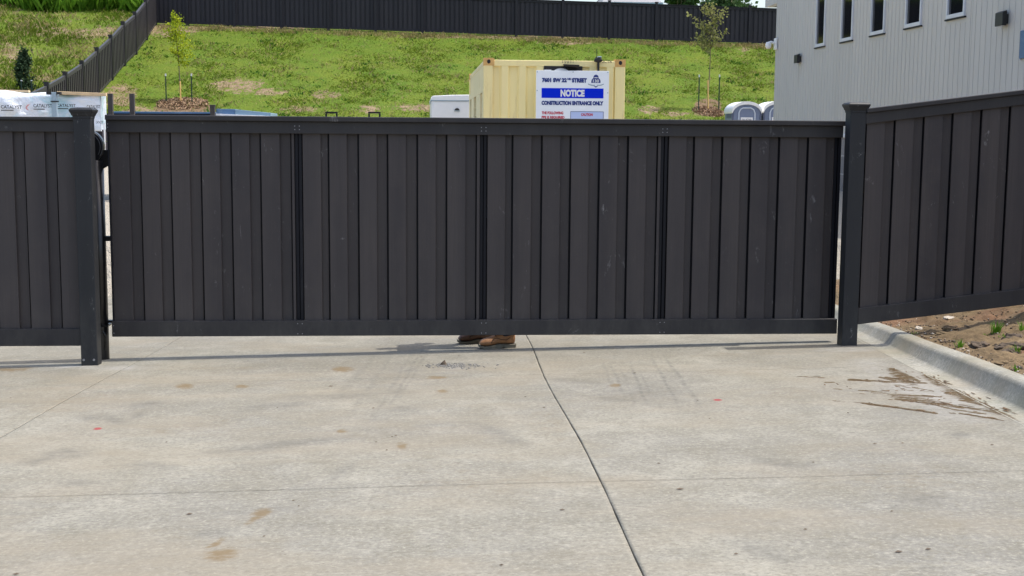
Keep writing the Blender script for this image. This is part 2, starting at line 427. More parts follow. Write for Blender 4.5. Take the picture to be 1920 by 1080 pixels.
def text_mesh(body, width, height, bold=0.):
    """flat letters fitted into width x height, origin bottom left, in the local XY plane"""
    cu = bpy.data.curves.new('letters', 'FONT'); cu.body = body; cu.size = 1.; cu.offset = bold; cu.resolution_u = 3
    ob = bpy.data.objects.new('letters', cu); COL.objects.link(ob)
    dg = bpy.context.evaluated_depsgraph_get(); dg.update()
    me = bpy.data.meshes.new_from_object(ob.evaluated_get(dg))
    bpy.data.objects.remove(ob); bpy.data.curves.remove(cu)
    co = [v.co.copy() for v in me.vertices]; fs = [tuple(p.vertices) for p in me.polygons]
    bpy.data.meshes.remove(me)
    x0, x1 = min(c.x for c in co), max(c.x for c in co); y0, y1 = min(c.y for c in co), max(c.y for c in co)
    return [((c.x-x0)/(x1-x0)*width, (c.y-y0)/(y1-y0)*height) for c in co], fs
def put_text(mb, body, x, y, z, w, h, bold=.0):     # on a wall facing -Y, lower left corner x,z
    vs, fs = text_mesh(body, w, h, bold)
    mb.add([(x+a, y, z+b) for a, b in vs], fs)

# ---------------------------------------------------------------- terrain
TAB = [(-60, .75), (-6, .75), (3, .5), (10.3, .0), (13, .0), (18, .35), (22, .5), (27, .62), (33, .7), (42, .75), (44.1, 1.2), (46.5, 1.6), (48.9, 2.07),
       (51.4, 2.62), (53.8, 3.27), (56.2, 3.94), (58.7, 4.72), (61.1, 5.35), (63.6, 6.2), (65.7, 7.0), (66.3, 7.22), (68, 7.62)]
tabY = np.array([a for a, b in TAB]); tabZ = np.array([b for a, b in TAB])
def terr(x, y):
    x = np.asarray(x, float); y = np.asarray(y, float)
    z = np.interp(y, tabY, tabZ)
    z = z - .02*(x+12.9)*np.clip((y-46)/20, 0, 1)
    lf = np.clip((-12.9-x)/4, 0, 1)                       # the hillside goes on rising left of the picket fence
    z = z + lf*np.clip(y-68, 0, 26)*.33
    z = z + np.clip(-18-x, 0, 40)*.02*np.clip((y-44)/20, 0, 1)
    return z
def fnoise(x, y, s, seed=0):
    r = np.random.default_rng(seed); o = np.zeros_like(x)
    for i in range(6):
        a = r.uniform(0, 6.28); k = s*r.uniform(.6, 1.9); o = o+np.sin(k*(x*math.cos(a)+y*math.sin(a))+r.uniform(0, 6.28))
    return o/6
xs = np.unique(np.concatenate([np.linspace(-600, -45, 24), np.linspace(-45, -24, 43), np.arange(-24, 24.01, .22), np.linspace(24, 60, 37), np.linspace(60, 600, 24)]))
ys = np.unique(np.concatenate([np.linspace(-400, -6, 20), np.linspace(-6, 42, 60), np.arange(42, 72.01, .22), np.linspace(72, 110, 50), np.linspace(110, 900, 30)]))
X, Y = np.meshgrid(xs, ys); Z = terr(X, Y)
hm = np.clip((Y-43.5)/3, 0, 1)*np.clip((110-Y)/30, 0, 1)
Z = Z+hm*(.05*fnoise(X, Y, 1.1, 1)+.035*fnoise(X, Y, 3.2, 2)+.02*fnoise(X, Y, 7, 4))
inner = (X > -15) & (X < 9.0) & (Y < 22)
Z = np.where((np.abs(X) < 16) & (Y < 17), np.minimum(Z, GC+GA*X+GB*(Y-10.3)-.35), Z)
pxg, pyg = projn(X, np.maximum(Y, 1), Z)
def blob(cx, cy, rx, ry): return np.clip(1.35-((pxg-cx)/rx)**2-((pyg-cy)/ry)**2, 0, 1)
front = (Y > 43)
bare = np.zeros_like(X)
for b in [(445, 160, 62, 16), (505, 172, 40, 10), (345, 55, 40, 8), (305, 57, 30, 14), (470, 52, 160, 3.5), (225, 180, 38, 26), (262, 210, 40, 14), (930, 70, 250, 3), (1060, 80, 60, 5),
          (690, 205, 25, 9), (780, 203, 40, 10), (1216, 205, 26, 9), (1262, 214, 28, 6), (1395, 92, 16, 4), (1425, 85, 40, 4), (1330, 212, 40, 8), (610, 178, 36, 9), (560, 205, 40, 7),
          (110, 60, 90, 10), (60, 50, 36, 7), (160, 68, 40, 8), (85, 148, 26, 9), (25, 115, 22, 24), (20, 90, 26, 16), (195, 60, 30, 12)]:
    bare = np.maximum(bare, blob(*b)*.62)
bare = np.where(front, bare, 1.)
leftside = np.clip((-13.2-X)/.6, 0, 1)*front
bare = np.maximum(bare, leftside*.22)
mulch = np.where(front, np.maximum(blob(345, 204, 62, 15), blob(1328, 198, 28, 14)), 0.)
grav = np.where(Y < 41.5, 1., 0.)
cov = np.stack([bare, mulch, grav, np.ones_like(X)], -1).reshape(-1, 4)
ny, nx = X.shape
idx = np.arange(ny*nx).reshape(ny, nx)
Fq = np.stack([idx[:-1, :-1], idx[:-1, 1:], idx[1:, 1:], idx[1:, :-1]], -1).reshape(-1, 4)
o = npmesh('hill', np.stack([X, Y, Z], -1).reshape(-1, 3), Fq, M['hill'], None, {'cover': cov}, True)
tag(o, kind='structure', label='green and bare hillside rising behind the yard', cat='hill')

# grass on the hillside: single blades in tufts
def blades(n, xr, yr, hgt, wid, mat, name, label, keep, per=5, spread=.10, lean=1.):
    x = rng.uniform(*xr, n); y = rng.uniform(*yr, n)
    k = keep(x, y); x, y = x[k], y[k]
    clump = .5+.5*fnoise(x, y, 2.3, 11)
    x = np.repeat(x, per); y = np.repeat(y, per); clump = np.repeat(clump, per)
    x = x+rng.normal(0, spread, len(x)); y = y+rng.normal(0, spread, len(y))
    z = terr(x, y)-.03
    h = rng.uniform(*hgt, len(x))*(.55+.9*clump); w = rng.uniform(*wid, len(x)); a = rng.uniform(0, 6.28, len(x)); ln = rng.uniform(.1, 1., len(x))*h*lean
    lx, ly = np.cos(a), np.sin(a); b = rng.uniform(0, 6.28, len(x))
    v0 = np.stack([x-lx*w, y-ly*w, z], -1); v1 = np.stack([x+lx*w, y+ly*w, z], -1)
    v2 = np.stack([x+np.cos(b)*ln*.4+lx*w*.7, y+np.sin(b)*ln*.4+ly*w*.7, z+h*.65], -1)
    v3 = np.stack([x+np.cos(b)*ln, y+np.sin(b)*ln, z+h], -1)
    V = np.stack([v0, v1, v2, v3], 1).reshape(-1, 3); Fc = np.arange(len(V)).reshape(-1, 4)
    o = npmesh(name, V, Fc, mat, None, None, False)
    return tag(o, label, 'grass', kind='stuff')
def cover_at(x, y):
    px, py = projn(x, y, terr(x, y))
    m = np.zeros_like(x)
    for cx, cy, rx, ry in [(445, 160, 58, 14), (505, 172, 36, 9), (305, 57, 30, 12), (225, 180, 34, 22), (262, 210, 40, 12), (340, 202, 48, 15), (1328, 196, 26, 13), (690, 205, 22, 8), (780, 203, 36, 9), (1216, 205, 22, 8)]:
        m = np.maximum(m, np.clip(1.4-((px-cx)/rx)**2-((py-cy)/ry)**2, 0, 1))
    return m, px, py
def keep_lawn(x, y):
    m, px, py = cover_at(x, y)
    return (x > -12.7) & (px < 1470) & (py < 232) & (rng.uniform(0, 1, len(x)) > m*.80) & (fnoise(x, y, 1.5, 5)+rng.normal(0, .6, len(x)) > -.1)
blades(36000, (-13, 20), (46, 65.7), (.035, .085), (.014, .034), M['grass'], 'lawn_grass', 'short green grass covering the slope below the long dark fence', keep_lawn, 5, .14, 2.6)
def keep_weed(x, y):
    m, px, py = cover_at(x, y)
    return (x > -12.7) & (px < 1470) & (py < 232) & (m < .5) & (fnoise(x, y, 2.6, 21)+rng.normal(0, .4, len(x)) > .5)
blades(3600, (-13, 20), (46, 65.5), (.07, .14), (.02, .05), M['clover'], 'clover_clumps', 'darker green weedy clumps dotted over the mown slope', keep_weed, 7, .09, 1.4)
def keep_dry(x, y): return (x > -12.7) & (rng.uniform(0, 1, len(x)) > .6)
blades(9000, (-13, 20), (46, 65.6), (.06, .16), (.01, .02), M['grass_dry'], 'dry_grass', 'straw coloured dry blades scattered through the mown slope', keep_dry, 4)
blades(1300, (-12.7, 20), (65.2, 65.85), (.06, .2), (.012, .025), M['grass_dry'], 'fence_foot_grass', 'pale dry fringe of grass along the foot of the long dark fence', lambda x, y: x > -20, 5)
def keep_l(x, y): return (x < -13.1) & (projn(x, y, terr(x, y))[0] > -40)
blades(17000, (-27, -13), (45, 73), (.08, .22), (.014, .032), M['grass'], 'wild_grass', 'rough green grass left of the sloping picket fence', lambda x, y: keep_l(x, y) & (fnoise(x, y, 1.3, 31)+rng.normal(0, .25, len(x)) > .0), 5)
blades(6500, (-27, -13), (45, 76), (.08, .30), (.012, .022), M['grass_dry'], 'dry_weeds', 'dry tan weeds left of the sloping picket fence', lambda x, y: keep_l(x, y) & (fnoise(x, y, 1.1, 33)+rng.normal(0, .3, len(x)) > .1), 4, .12, 1.4)
blades(26000, (-34, -12.4), (68.2, 86), (.5, 1.15), (.02, .05), M['grass_tall'], 'tall_grass', 'tall bright green grass at the top of the left hillside', lambda x, y: (projn(x, y, terr(x, y))[0] > -60) & (y > 69.5+2.2*fnoise(x, y, .5, 41)), 6, .2)

# mulch chips round the two saplings
def chips(cx, cy, rx, ry, n):
    V = []; Fc = []
    for i in range(n):
        a = rng.uniform(0, 6.28); r_ = rng.uniform(0, 1)**.5; x = cx+rx*r_*math.cos(a); y = cy+ry*r_*math.sin(a)
        z = float(terr(x, y))+.02+.05*(1-r_**2); b = rng.uniform(0, 6.28); l = rng.uniform(.02, .065); w = rng.uniform(.008, .02)
        t = Vector((math.cos(b)*l, math.sin(b)*l, rng.uniform(-.04, .04))); s_ = Vector((-math.sin(b)*w, math.cos(b)*w, rng.uniform(-.02, .03)))
        p = Vector((x, y, z)); V += [p-t-s_, p+t-s_, p+t+s_, p-t+s_]; Fc.append([4*i, 4*i+1, 4*i+2, 4*i+3])
    return np.array(V), np.array(Fc)
for (px, py, rx, nm) in [(342, 203, 1.05, 'brown wood chip mulch around the yellow green sapling'), (1328, 193, .62, 'brown wood chip mulch around the olive sapling')]:
    p = P(px, py, 52.6); V, Fc = chips(p.x, 52.6, rx, .95, 1100)
    tag(npmesh('mulch', V, Fc, M['chip']), nm, 'mulch', kind='stuff')

# ---------------------------------------------------------------- driveway slabs
def line(p, q): return (p.xy, (q-p).xy)
def isect(l1, l2):
    (p, d), (q, e) = l1, l2; den = d.x*e.y-d.y*e.x; t = ((q.x-p.x)*e.y-(q.y-p.y)*e.x)/den; return p+d*t
L1 = line(G(985, 630), G(1212, 1080)); L0 = line(G(250, 681), G(4, 818))
dl = L1[1].normalized(); dt = (G(1920, 885)-G(0, 935)).xy.normalized()
T1 = (G(1120, 903).xy, dt); T2 = (G(1240, 697).xy, (G(1565, 689)-G(921, 704)).xy)
curb_a, curb_b = G(1639, 636).xy, G(1903, 764).xy
dc = (curb_b-curb_a).normalized()                 # towards the camera
nc = Vector((-dc.y, dc.x));  nc = nc if nc.x > 0 else -nc
gut = (curb_a-nc*.15, dc)
step = Vector((0, 3.34))
longs = [(L0[0]-Vector((6.3, 0)), L0[1]), (L0[0]-Vector((3.1, 0)), L0[1]), L0, L1, gut]
trans = [(T1[0]-step*3, dt), (T1[0]-step*2, dt), (T1[0]-step, dt), T1, T2, (T2[0]+step, dt), (T2[0]+step*2, dt), (T2[0]+step*3, dt)]
gaps_l = [.004, .004, .0026, .0031, -.022]; gaps_t = [.003, .003, .003, .0020, .0010, .003, .003, .003]

def paint(px, py):
    dark = np.zeros_like(px); tan = np.zeros_like(px); red = np.zeros_like(px); mud = np.zeros_like(px); pale = np.zeros_like(px)
    def el(cx, cy, rx, ry, rot=0.):
        dx, dy = px-cx, py-cy; c, s = math.cos(rot), math.sin(rot)
        return np.exp(-(((dx*c+dy*s)/(rx*1.1))**2+((-dx*s+dy*c)/(ry*1.1))**2)**1.0)
    p0x, p0y = px, py
    px = p0x+7*fnoise(p0x, p0y*3, .05, 71)+3*fnoise(p0x, p0y*3, .16, 72); py = p0y+2.2*fnoise(p0x, p0y*3, .045, 73)+1.*fnoise(p0x, p0y*3, .2, 74)
    for a in [(215, 786, 26, 7, .25), (178, 782, 30, 5, -.1), (255, 781, 18, 5, -.4), (275, 758, 30, 4, -.1), (290, 873, 40, 7, .02), (75, 862, 40, 6, -.15), (120, 852, 50, 8, -.1), (395, 1000, 34, 6, -.1),
              (755, 765, 26, 5, 0), (850, 686, 34, 6, .04), (765, 692, 12, 3, -.1), (940, 815, 50, 9, .35), (150, 905, 40, 6, .0), (640, 885, 26, 10, -.5), (1080, 714, 40, 4, .1), (1150, 748, 40, 4, .05),
              (640, 742, 120, 6, -.05), (520, 835, 150, 7, -.1), (1470, 640+228, 60, 6, .1), (1740, 935, 60, 8, 0), (1440, 1040, 60, 14, .3), (520, 760, 60, 5, -.1), (1800, 815, 20, 5, 0)]:
        dark = np.maximum(dark, el(*a)*.58)
    # tyre tracks running through the gate
    for ax, ay, bx, by, wd, am in [(1145, 682, 1177, 756, 3., .75), (1163, 686, 1194, 768, 3.5, .6), (1181, 678, 1213, 760, 3., .85), (1199, 690, 1224, 754, 2.6, .7), (1221, 668, 1276, 768, 3.2, .8), (1246, 668, 1316, 764, 4., .75), (1259, 684, 1302, 744, 3., .6), (1128, 674, 1150, 730, 3., .4),
                                 (800, 640, 722, 775, 3., .6), (786, 640, 696, 790, 4., .5), (768, 690, 744, 748, 2.5, .6), (752, 640, 655, 780, 5., .4), (728, 640, 610, 770, 6., .35), (812, 640, 742, 760, 2.5, .5)]:
        t = (p0y-ay)/(by-ay); xc = ax+(bx-ax)*t+1.2*np.sin(p0y*.16+ax); tt = np.clip(t, 0, 1)
        k = np.exp(-((p0x-xc)/(wd*(.9+.8*tt)))**2)*np.clip(1.25-np.abs(t-.5)*2, 0, .8)*1.25*(.75+.25*np.sin(p0y*.9+ax*3))
        dark = np.maximum(dark, k*am*1.2)
    dark = np.maximum(dark, .30*el(1228, 728, 85, 40)); dark = np.maximum(dark, .16*el(735, 715, 70, 60))
    for a in [(414, 1040, 26, 10, -.15), (410, 1041, 18, 8, -.15), (402, 1020, 18, 4, -.6), (492, 963, 18, 7, -.3), (478, 972, 20, 4, -.5), (820, 708, 14, 2.5, 0), (345, 724, 14, 4, 0), (452, 725, 12, 3, 0), (755, 836, 9, 6, 0),
              (643, 693, 18, 5, 0), (828, 734, 10, 3, 0), (640, 808, 8, 3, 0), (20, 692, 34, 4, 0), (1150, 722, 10, 3, 0), (1840, 735, 18, 4, .2)]:
        tan = np.maximum(tan, 1.35*el(*a))
    for a in [(1480, 736, 130, 16, 0), (1370, 698, 150, 10, 0), (1330, 665, 120, 10, 0), (120, 755, 220, 34, -.1), (330, 800, 170, 22, -.15), (900, 900, 190, 60, 0), (1620, 668, 70, 7, 0), (1030, 800, 60, 60, 0), (1700, 900, 200, 40, 0), (400, 690, 200, 10, 0)]:
        tan = np.maximum(tan, el(*a)*.30)
    px, py = p0x, p0y
    for a in [(183, 804, 8, 2.2, -.1), (1345, 750, 8, 1.6, 0)]: red = np.maximum(red, el(*a))
    def q(zx, zy): return 1500+zx/3.6, 500+zy/3.6
    def smear(pts, w, k=1.):
        nonlocal mud
        pts = [q(*p) for p in pts]
        for (ax, ay), (bx, by) in zip(pts, pts[1:]):
            dx, dy = bx-ax, by-ay; l2 = dx*dx+dy*dy; t = np.clip(((px-ax)*dx+(py-ay)*dy)/l2, 0, 1)
            w_ = w*.48*(1+.5*fnoise(px, py*4, .09, 77)); d = np.hypot((px-ax-t*dx)*.4, py-ay-t*dy+.9*fnoise(px, py*0, .07, 78)); mud = np.maximum(mud, np.clip(1.5-d/np.maximum(w_, .3), 0, 1)*k)
    def area(cx, cy, rx, ry, rot, k=1.):
        nonlocal mud
        cx, cy = q(cx, cy); mud = np.maximum(mud, el(cx, cy, rx, ry, rot)*k)
    smear([(335, 760), (560, 775), (850, 787)], 2.6, .9); smear([(0, 742), (170, 748)], 1.7, .55); smear([(400, 835), (550, 845)], 1.8, .7); smear([(650, 895), (930, 920), (1120, 950), (1370, 990)], 2.7, .95)
    smear([(420, 920), (600, 945), (920, 990)], 3., 1.); smear([(1010, 985), (1050, 992)], 1.6, .8); smear([(1080, 990), (1330, 1030)], 2.4, .9); smear([(600, 860), (760, 870), (950, 880)], 2.2, .8)
    smear([(220, 905), (300, 912)], 1.6, .6); smear([(230, 825), (280, 830)], 1.6, .6); smear([(170, 780), (230, 782)], 1.8, .7); smear([(620, 690), (800, 775)], 4.5, .95); smear([(580, 750), (720, 768)], 4, .8)
    smear([(690, 830), (760, 838)], 1.8, .6); smear([(640, 800), (700, 805)], 1.6, .5); smear([(480, 850), (590, 856)], 1.4, .6); smear([(700, 905), (880, 915), (1100, 955)], 3, .9)
    smear([(760, 815), (900, 840)], 1.5, .7); smear([(620, 880), (780, 888)], 2.2, .9); smear([(900, 930), (1050, 965), (1250, 995)], 2.4, .9); smear([(1000, 850), (1180, 900), (1330, 960), (1450, 985)], 4.5, 1.); smear([(330, 765), (470, 772)], 2.6, .9); smear([(540, 745), (640, 770)], 2.6, .9); smear([(1080, 900), (1280, 940)], 3., .9)
    area(690, 745, 26, 8, .5, .95); area(920, 765, 24, 8, .42, 1.); area(975, 790, 12, 4, .1, 1.); area(1150, 880, 42, 8, .28, 1.); area(1300, 945, 40, 7, .42, 1.); area(1060, 850, 18, 6, .1, .9); area(860, 910, 26, 5, .1, .75); area(750, 890, 40, 5, .1, .6)
    for a in [(150, 688, 50, 4, 0), (230, 690, 60, 5, 0), (1590, 655, 60, 5, 0), (1735, 735, 120, 30, .4), (850, 690, 20, 4, 0)]: pale = np.maximum(pale, el(*a)*.5)
    pale = np.maximum(pale, el(1640, 690, 50, 14, .3)*.35)
    one = np.ones_like(px)
    return np.stack([dark, tan, red, one], -1), np.stack([mud, pale, 0*one, one], -1)

VV = []; FF = []; SS = []; MM = []; base_i = 0
SV = []; SF = []
for i in range(len(longs)-1):
    for j in range(len(trans)-1):
        a = isect(longs[i], trans[j]); b = isect(longs[i+1], trans[j]); c = isect(longs[i+1], trans[j+1]); d = isect(longs[i], trans[j+1])
        vis = (2 <= j <= 5) and i >= 1
        n = (240 if j in (3, 4) else 150) if vis else 8
        u = np.linspace(0, 1, n+1); U, W = np.meshgrid(u, u)
        # inset by the joint half-widths with ragged edges
        rag = lambda s, seed: (1+.55*fnoise(s*40+seed*7., s*0+seed, 1., seed))*(1+.25*np.sin(s*5+seed))
        wu = np.linalg.norm(b-a); wv = np.linalg.norm(d-a)
        gl = gaps_l[i]*rag(W, i*9+j+1); gr = gaps_l[i+1]*rag(W, i*9+j+31); gb = gaps_t[j]*rag(U, i*9+j+61); gt = gaps_t[j+1]*rag(U, i*9+j+91)
        U2 = gl/wu+U*(1-(gl+gr)/wu); W2 = gb/wv+W*(1-(gb+gt)/wv)
        x = (1-U2)*(1-W2)*a.x+U2*(1-W2)*b.x+U2*W2*c.x+(1-U2)*W2*d.x
        y = (1-U2)*(1-W2)*a.y+U2*(1-W2)*b.y+U2*W2*c.y+(1-U2)*W2*d.y
        if vis:   # saw cuts wander a little
            y = y+.008*np.sin(x*2.1+1); x = x+.012*np.sin(y*1.3)
        z = gz(x, y)
        px, py = projn(x, np.maximum(y, .5), z)
        s_, m_ = paint(px, py) if vis else (np.tile([0., 0, 0, 1], (n+1, n+1, 1)), np.tile([0., 0, 0, 1], (n+1, n+1, 1)))
        idx = np.arange((n+1)**2).reshape(n+1, n+1)+base_i
        VV.append(np.stack([x, y, z], -1).reshape(-1, 3)); SS.append(s_.reshape(-1, 4)); MM.append(m_.reshape(-1, 4))
        FF.append(np.stack([idx[:-1, :-1], idx[:-1, 1:], idx[1:, 1:], idx[1:, :-1]], -1).reshape(-1, 4))
        base_i += (n+1)**2
        ring = np.concatenate([idx[0, :-1], idx[:-1, -1], idx[-1, :0:-1], idx[:0:-1, 0]])
        V_ = VV[-1][ring-idx[0, 0]].copy(); V_[:, 2] -= .016
        ri = np.arange(len(ring))+base_i; VV.append(V_); base_i += len(ring)
        SS.append(np.tile([.9, 0., 0, 1], (len(ring), 1))); MM.append(np.tile([0., 0, 0, 1], (len(ring), 1)))
        FF.append(np.stack([np.roll(ring, -1), ring, ri, np.roll(ri, -1)], -1))
o = npmesh('driveway', np.concatenate(VV), np.concatenate(FF), M['concrete'], None, {'stain': np.concatenate(SS), 'mud': np.concatenate(MM)}, False)
tag(o, kind='structure', label='stained pale concrete driveway slabs with dark joints', cat='driveway')
mb = MB(); mb.add([(-12, -6, gz(-12, -6)-.0145), (9, -6, gz(9, -6)-.0145), (9, 19, gz(9, 19)-.0145), (-12, 19, gz(-12, 19)-.0145)], [(0, 1, 2, 3)])
c_ = MB()
cl = isect(gut, trans[0]); 
# joint filler lies under the slabs, kept left of the kerb
p0 = isect(longs[0], trans[0]); p1 = isect(gut, trans[0]); p2 = isect(gut, trans[-1]); p3 = isect(longs[0], trans[-1])
c_.add([(p.x, p.y, gz(p.x, p.y)-.0145) for p in (p0, p1, p2, p3)], [(0, 1, 2, 3)])
tag(c_.build('driveway_joint', M['joint']), kind='structure', label='dark filler in the driveway joints', cat='joint')

# kerb with gutter pan, swept along its line
prof = [(-.15, .001), (-.10, -.003), (-.05, -.004), (.0, .003), (.016, .014), (.058, .084), (.069, .099), (.088, .107), (.14, .109), (.188, .108), (.202, .10), (.205, -.25), (-.15, -.25)]
def hk(t): return np.clip(.82+.14*t, .7, 1.45)
def kerb_run(t0, t1, joint=.0):
    ts = np.linspace(t0, t1, 40); rings = []
    for t in ts:
        p = curb_a+dc*t
        rings.append([Vector((p.x+nc.x*u, p.y+nc.y*u, gz(p.x+nc.x*min(u, 0), p.y+nc.y*min(u, 0))+(h*float(hk(t)) if h > .004 else h)+(.0025*math.sin(t*3+u*9) if 0 < u < .24 else 0))) for u, h in prof])
    return rings
mb = MB()
segs = [-6.0, -1.78, 1.27, 4.3, 7.3, 10.3]
for a, b in zip(segs, segs[1:]): mb.loft(kerb_run(a+.0012, b-.0012))
o = mb.build('kerb', M['kerb'], None, 0, False); tag(o, kind='structure', label='rolled concrete kerb and gutter along the bare soil', cat='kerb')
for p in o.data.polygons: p.use_smooth = True
try: o.data.set_sharp_from_angle(angle=R(38))
except Exception: pass

# bare soil verge right of the kerb
def verge_z(x, y):
    pt = np.stack([x-curb_a.x, y-curb_a.y], -1)
    u = pt[..., 0]*nc.x+pt[..., 1]*nc.y; 
    kx = x-nc.x*np.maximum(u, 0); ky = y-nc.y*np.maximum(u, 0)
    zk = gz(kx, ky)+.098*hk(pt[..., 0]*dc.x+pt[..., 1]*dc.y)-.004
    fence_z = .30+(x-3.59)*.117
    rise = np.clip((u-.20)/1.3, 0, 1)
    back = np.clip((y-7.3)/2.8, 0, 1)
    z = zk+rise*np.clip(fence_z-zk, -.05, 2)*back*.9+.035*np.clip(u-.20, 0, 1)*(1-back)
    return z, u
n = 170
ts = np.linspace(-4.5, 8.5, 420); us = .201+np.linspace(0, 1, n)**1.6*5.2
T_, U_ = np.meshgrid(ts, us)
x = curb_a.x+dc.x*T_+nc.x*U_; y = curb_a.y+dc.y*T_+nc.y*U_
z, u_ = verge_z(x, y)
amp = np.clip((U_-.201)/.12, 0, 1)
rr = fnoise(x, y, 9, 51)*.016+fnoise(x, y, 22, 52)*.013+fnoise(x, y, 50, 53)*.009+fnoise(x, y, 3.5, 54)*.02+np.maximum(0, fnoise(x, y, 13, 55)-.12)*.075+np.maximum(0, fnoise(x, y, 31, 56)-.2)*.05+rng.normal(0, .003, x.shape)
z = z-.006*(1-amp)+amp*rr
idx = np.arange(x.size).reshape(x.shape)
Fq = np.stack([idx[:-1, :-1], idx[1:, :-1], idx[1:, 1:], idx[:-1, 1:]], -1).reshape(-1, 4)
o = npmesh('soil_verge', np.stack([x, y, z], -1).reshape(-1, 3), Fq, M['soil'], None, None, True)
tag(o, kind='structure', label='bare brown soil strip behind the kerb', cat='soil')

def lump(name, c, r, mat, seed, flat=.65, label=None, cat=None, group=None, kind=None):
    bm = bmesh.new(); bmesh.ops.create_icosphere(bm, subdivisions=3, radius=1.)
    rr_ = np.random.default_rng(seed); ph = rr_.uniform(0, 6.28, 12)
    for v in bm.verts:
        d = v.co.normalized(); k = 1+.16*math.sin(3.1*d.x+ph[0])*math.sin(3.7*d.y+ph[1])+.16*math.sin(6*d.z+ph[2]+4*d.x)+.09*math.sin(11*d.y+ph[3]+7*d.x)+.07*math.sin(17*d.x+ph[4]+13*d.z)
        v.co = Vector((d.x*r*k*1.2, d.y*r*k, d.z*r*k*flat))
    me = bpy.data.meshes.new(name); bm.to_mesh(me); bm.free(); me.materials.append(mat)
    ob = bpy.data.objects.new(name, me); ob.location = c; ob.rotation_euler = (0, 0, rr_.uniform(0, 6.28)); link(ob, None, Vector(c))
    return tag(ob, label, cat, group, kind)
def vpt(px, py):                        # photo pixel to the soil surface
    best = None
    for Y_ in np.arange(6., 11.5, .02):
        p = P(px, py, Y_); zz, uu = verge_z(np.array(p.x), np.array(p.y))
        if p.z <= float(zz): return Vector((p.x, p.y, float(zz)))
    return p
CL = [(1835, 651, .055, 'small dark soil clod left of the large clods near the kerb'), (1847, 648, .035, 'smallest dark soil clod touching a bigger one near the kerb'), (1884, 655, .06, 'dark soil clod at the left end of the clod heap on the right edge'),
      (1902, 640, .075, 'tallest dark soil clod at the back of the heap on the right edge'), (1912, 656, .07, 'dark soil clod at the front of the heap on the right edge'), (1893, 664, .05, 'low dark soil clod lying lowest in the heap on the right edge'),
      (1880, 684, .05, 'reddish clod by the kerb at the right edge'), (1905, 682, .06, 'reddish soil lump nearest the right frame edge'), (1780, 618, .06, 'flat brown soil lump halfway along the fence foot'), (1770, 628, .05, 'flat brown soil lump in front of another below the right fence')]
for i, (px, py, r_, lb) in enumerate(CL):
    p = vpt(px, py); lump('soil_clod', p+Vector((0, 0, r_*.15)), r_, M['clod'] if i not in (6, 7, 8, 9) else M['soil'], i, .6 if i < 6 else .35, lb, 'soil clod', 'soil clods behind the kerb')
lump('stone', vpt(1723, 619)+Vector((0, 0, .012)), .028, M['stonebit'], 31, .6, 'pale stone on the soil below the right fence', 'stone')
lump('stone', vpt(1781, 597)+Vector((0, 0, .0)), .05, M['stonebit'], 32, .3, 'flat white stone tucked under the right fence bottom rail', 'stone')
# gravel and grit over the soil
V = []; Fc = []
oct_ = [(1,0,0),(-1,0,0),(0,1,0),(0,-1,0),(0,0,1),(0,0,-1)]; octf = [(0,2,4),(2,1,4),(1,3,4),(3,0,4),(2,0,5),(1,2,5),(3,1,5),(0,3,5)]
for i in range(1500):
    t = rng.uniform(-1.2, 4.); u = .22+rng.uniform(0, 1)**1.3*1.9; q_ = curb_a+dc*t+nc*u
    zz = float(verge_z(np.array(q_.x), np.array(q_.y))[0]); r_ = rng.uniform(.004, .014)*(1 if rng.uniform() > .06 else 1.8)
    b = len(V)
    for a in oct_: V.append((q_.x+a[0]*r_*rng.uniform(.7, 1.5), q_.y+a[1]*r_*rng.uniform(.7, 1.3), zz+.006+a[2]*r_*.6))
    Fc += [[b+k for k in f] for f in octf]
tag(npmesh('soil_gravel', np.array(V), np.array(Fc), M['clod']), 'dark crumbs and grit scattered over the bare soil', 'gravel', kind='stuff')
V = []; Fc = []
for i in range(420):
    t = rng.uniform(-1.2, 4.); u = .22+rng.uniform(0, 1)**1.3*1.9; q_ = curb_a+dc*t+nc*u
    zz = float(verge_z(np.array(q_.x), np.array(q_.y))[0]); r_ = rng.uniform(.004, .012)
    b = len(V)
    for a in oct_: V.append((q_.x+a[0]*r_*rng.uniform(.7, 1.6), q_.y+a[1]*r_*rng.uniform(.7, 1.3), zz+.006+a[2]*r_*.6))
    Fc += [[b+k for k in f] for f in octf]
tag(npmesh('pale_gravel', np.array(V), np.array(Fc), M['stonebit']), 'pale pebbles scattered over the bare soil', 'gravel', kind='stuff')

def weed(px, py, h, n, label):
    p = vpt(px, py); mb = MB()
    for i in range(n):
        a = random.uniform(0, 6.28); r_ = random.uniform(0, .035); b = p+Vector((math.cos(a)*r_, math.sin(a)*r_, -.01)); hh = h*.72*random.uniform(.4, 1.1); w = random.uniform(.003, .007); ln = hh*random.uniform(.1, .7)
        d = Vector((math.cos(a), math.sin(a), 0)); s_ = Vector((-d.y, d.x, 0))*w
        m1 = b+Vector((0, 0, hh*.6))+d*ln*.35; tp = b+Vector((0, 0, hh))+d*ln
        mb.add([b-s_, b+s_, m1+s_*.9, m1-s_*.9, tp], [(0, 1, 2, 3), (3, 2, 4)])
    o = mb.build('grass_sprout', M['grass_tall']); return tag(o, label, 'weed', 'grass sprouts in the bare soil')
weed(1866, 626, .15, 46, 'largest bright green grass sprout in the soil below the right fence')
weed(1800, 651, .10, 26, 'green sprout left of the dark clods and close to the kerb')
weed(1890, 640, .10, 26, 'green sprout just above and left of the dark clod heap'); weed(1904, 664, .11, 18, 'green sprout growing out in front of the dark clod heap'); weed(1918, 622, .12, 22, 'green sprout cut by the right edge of the picture, above the clods')
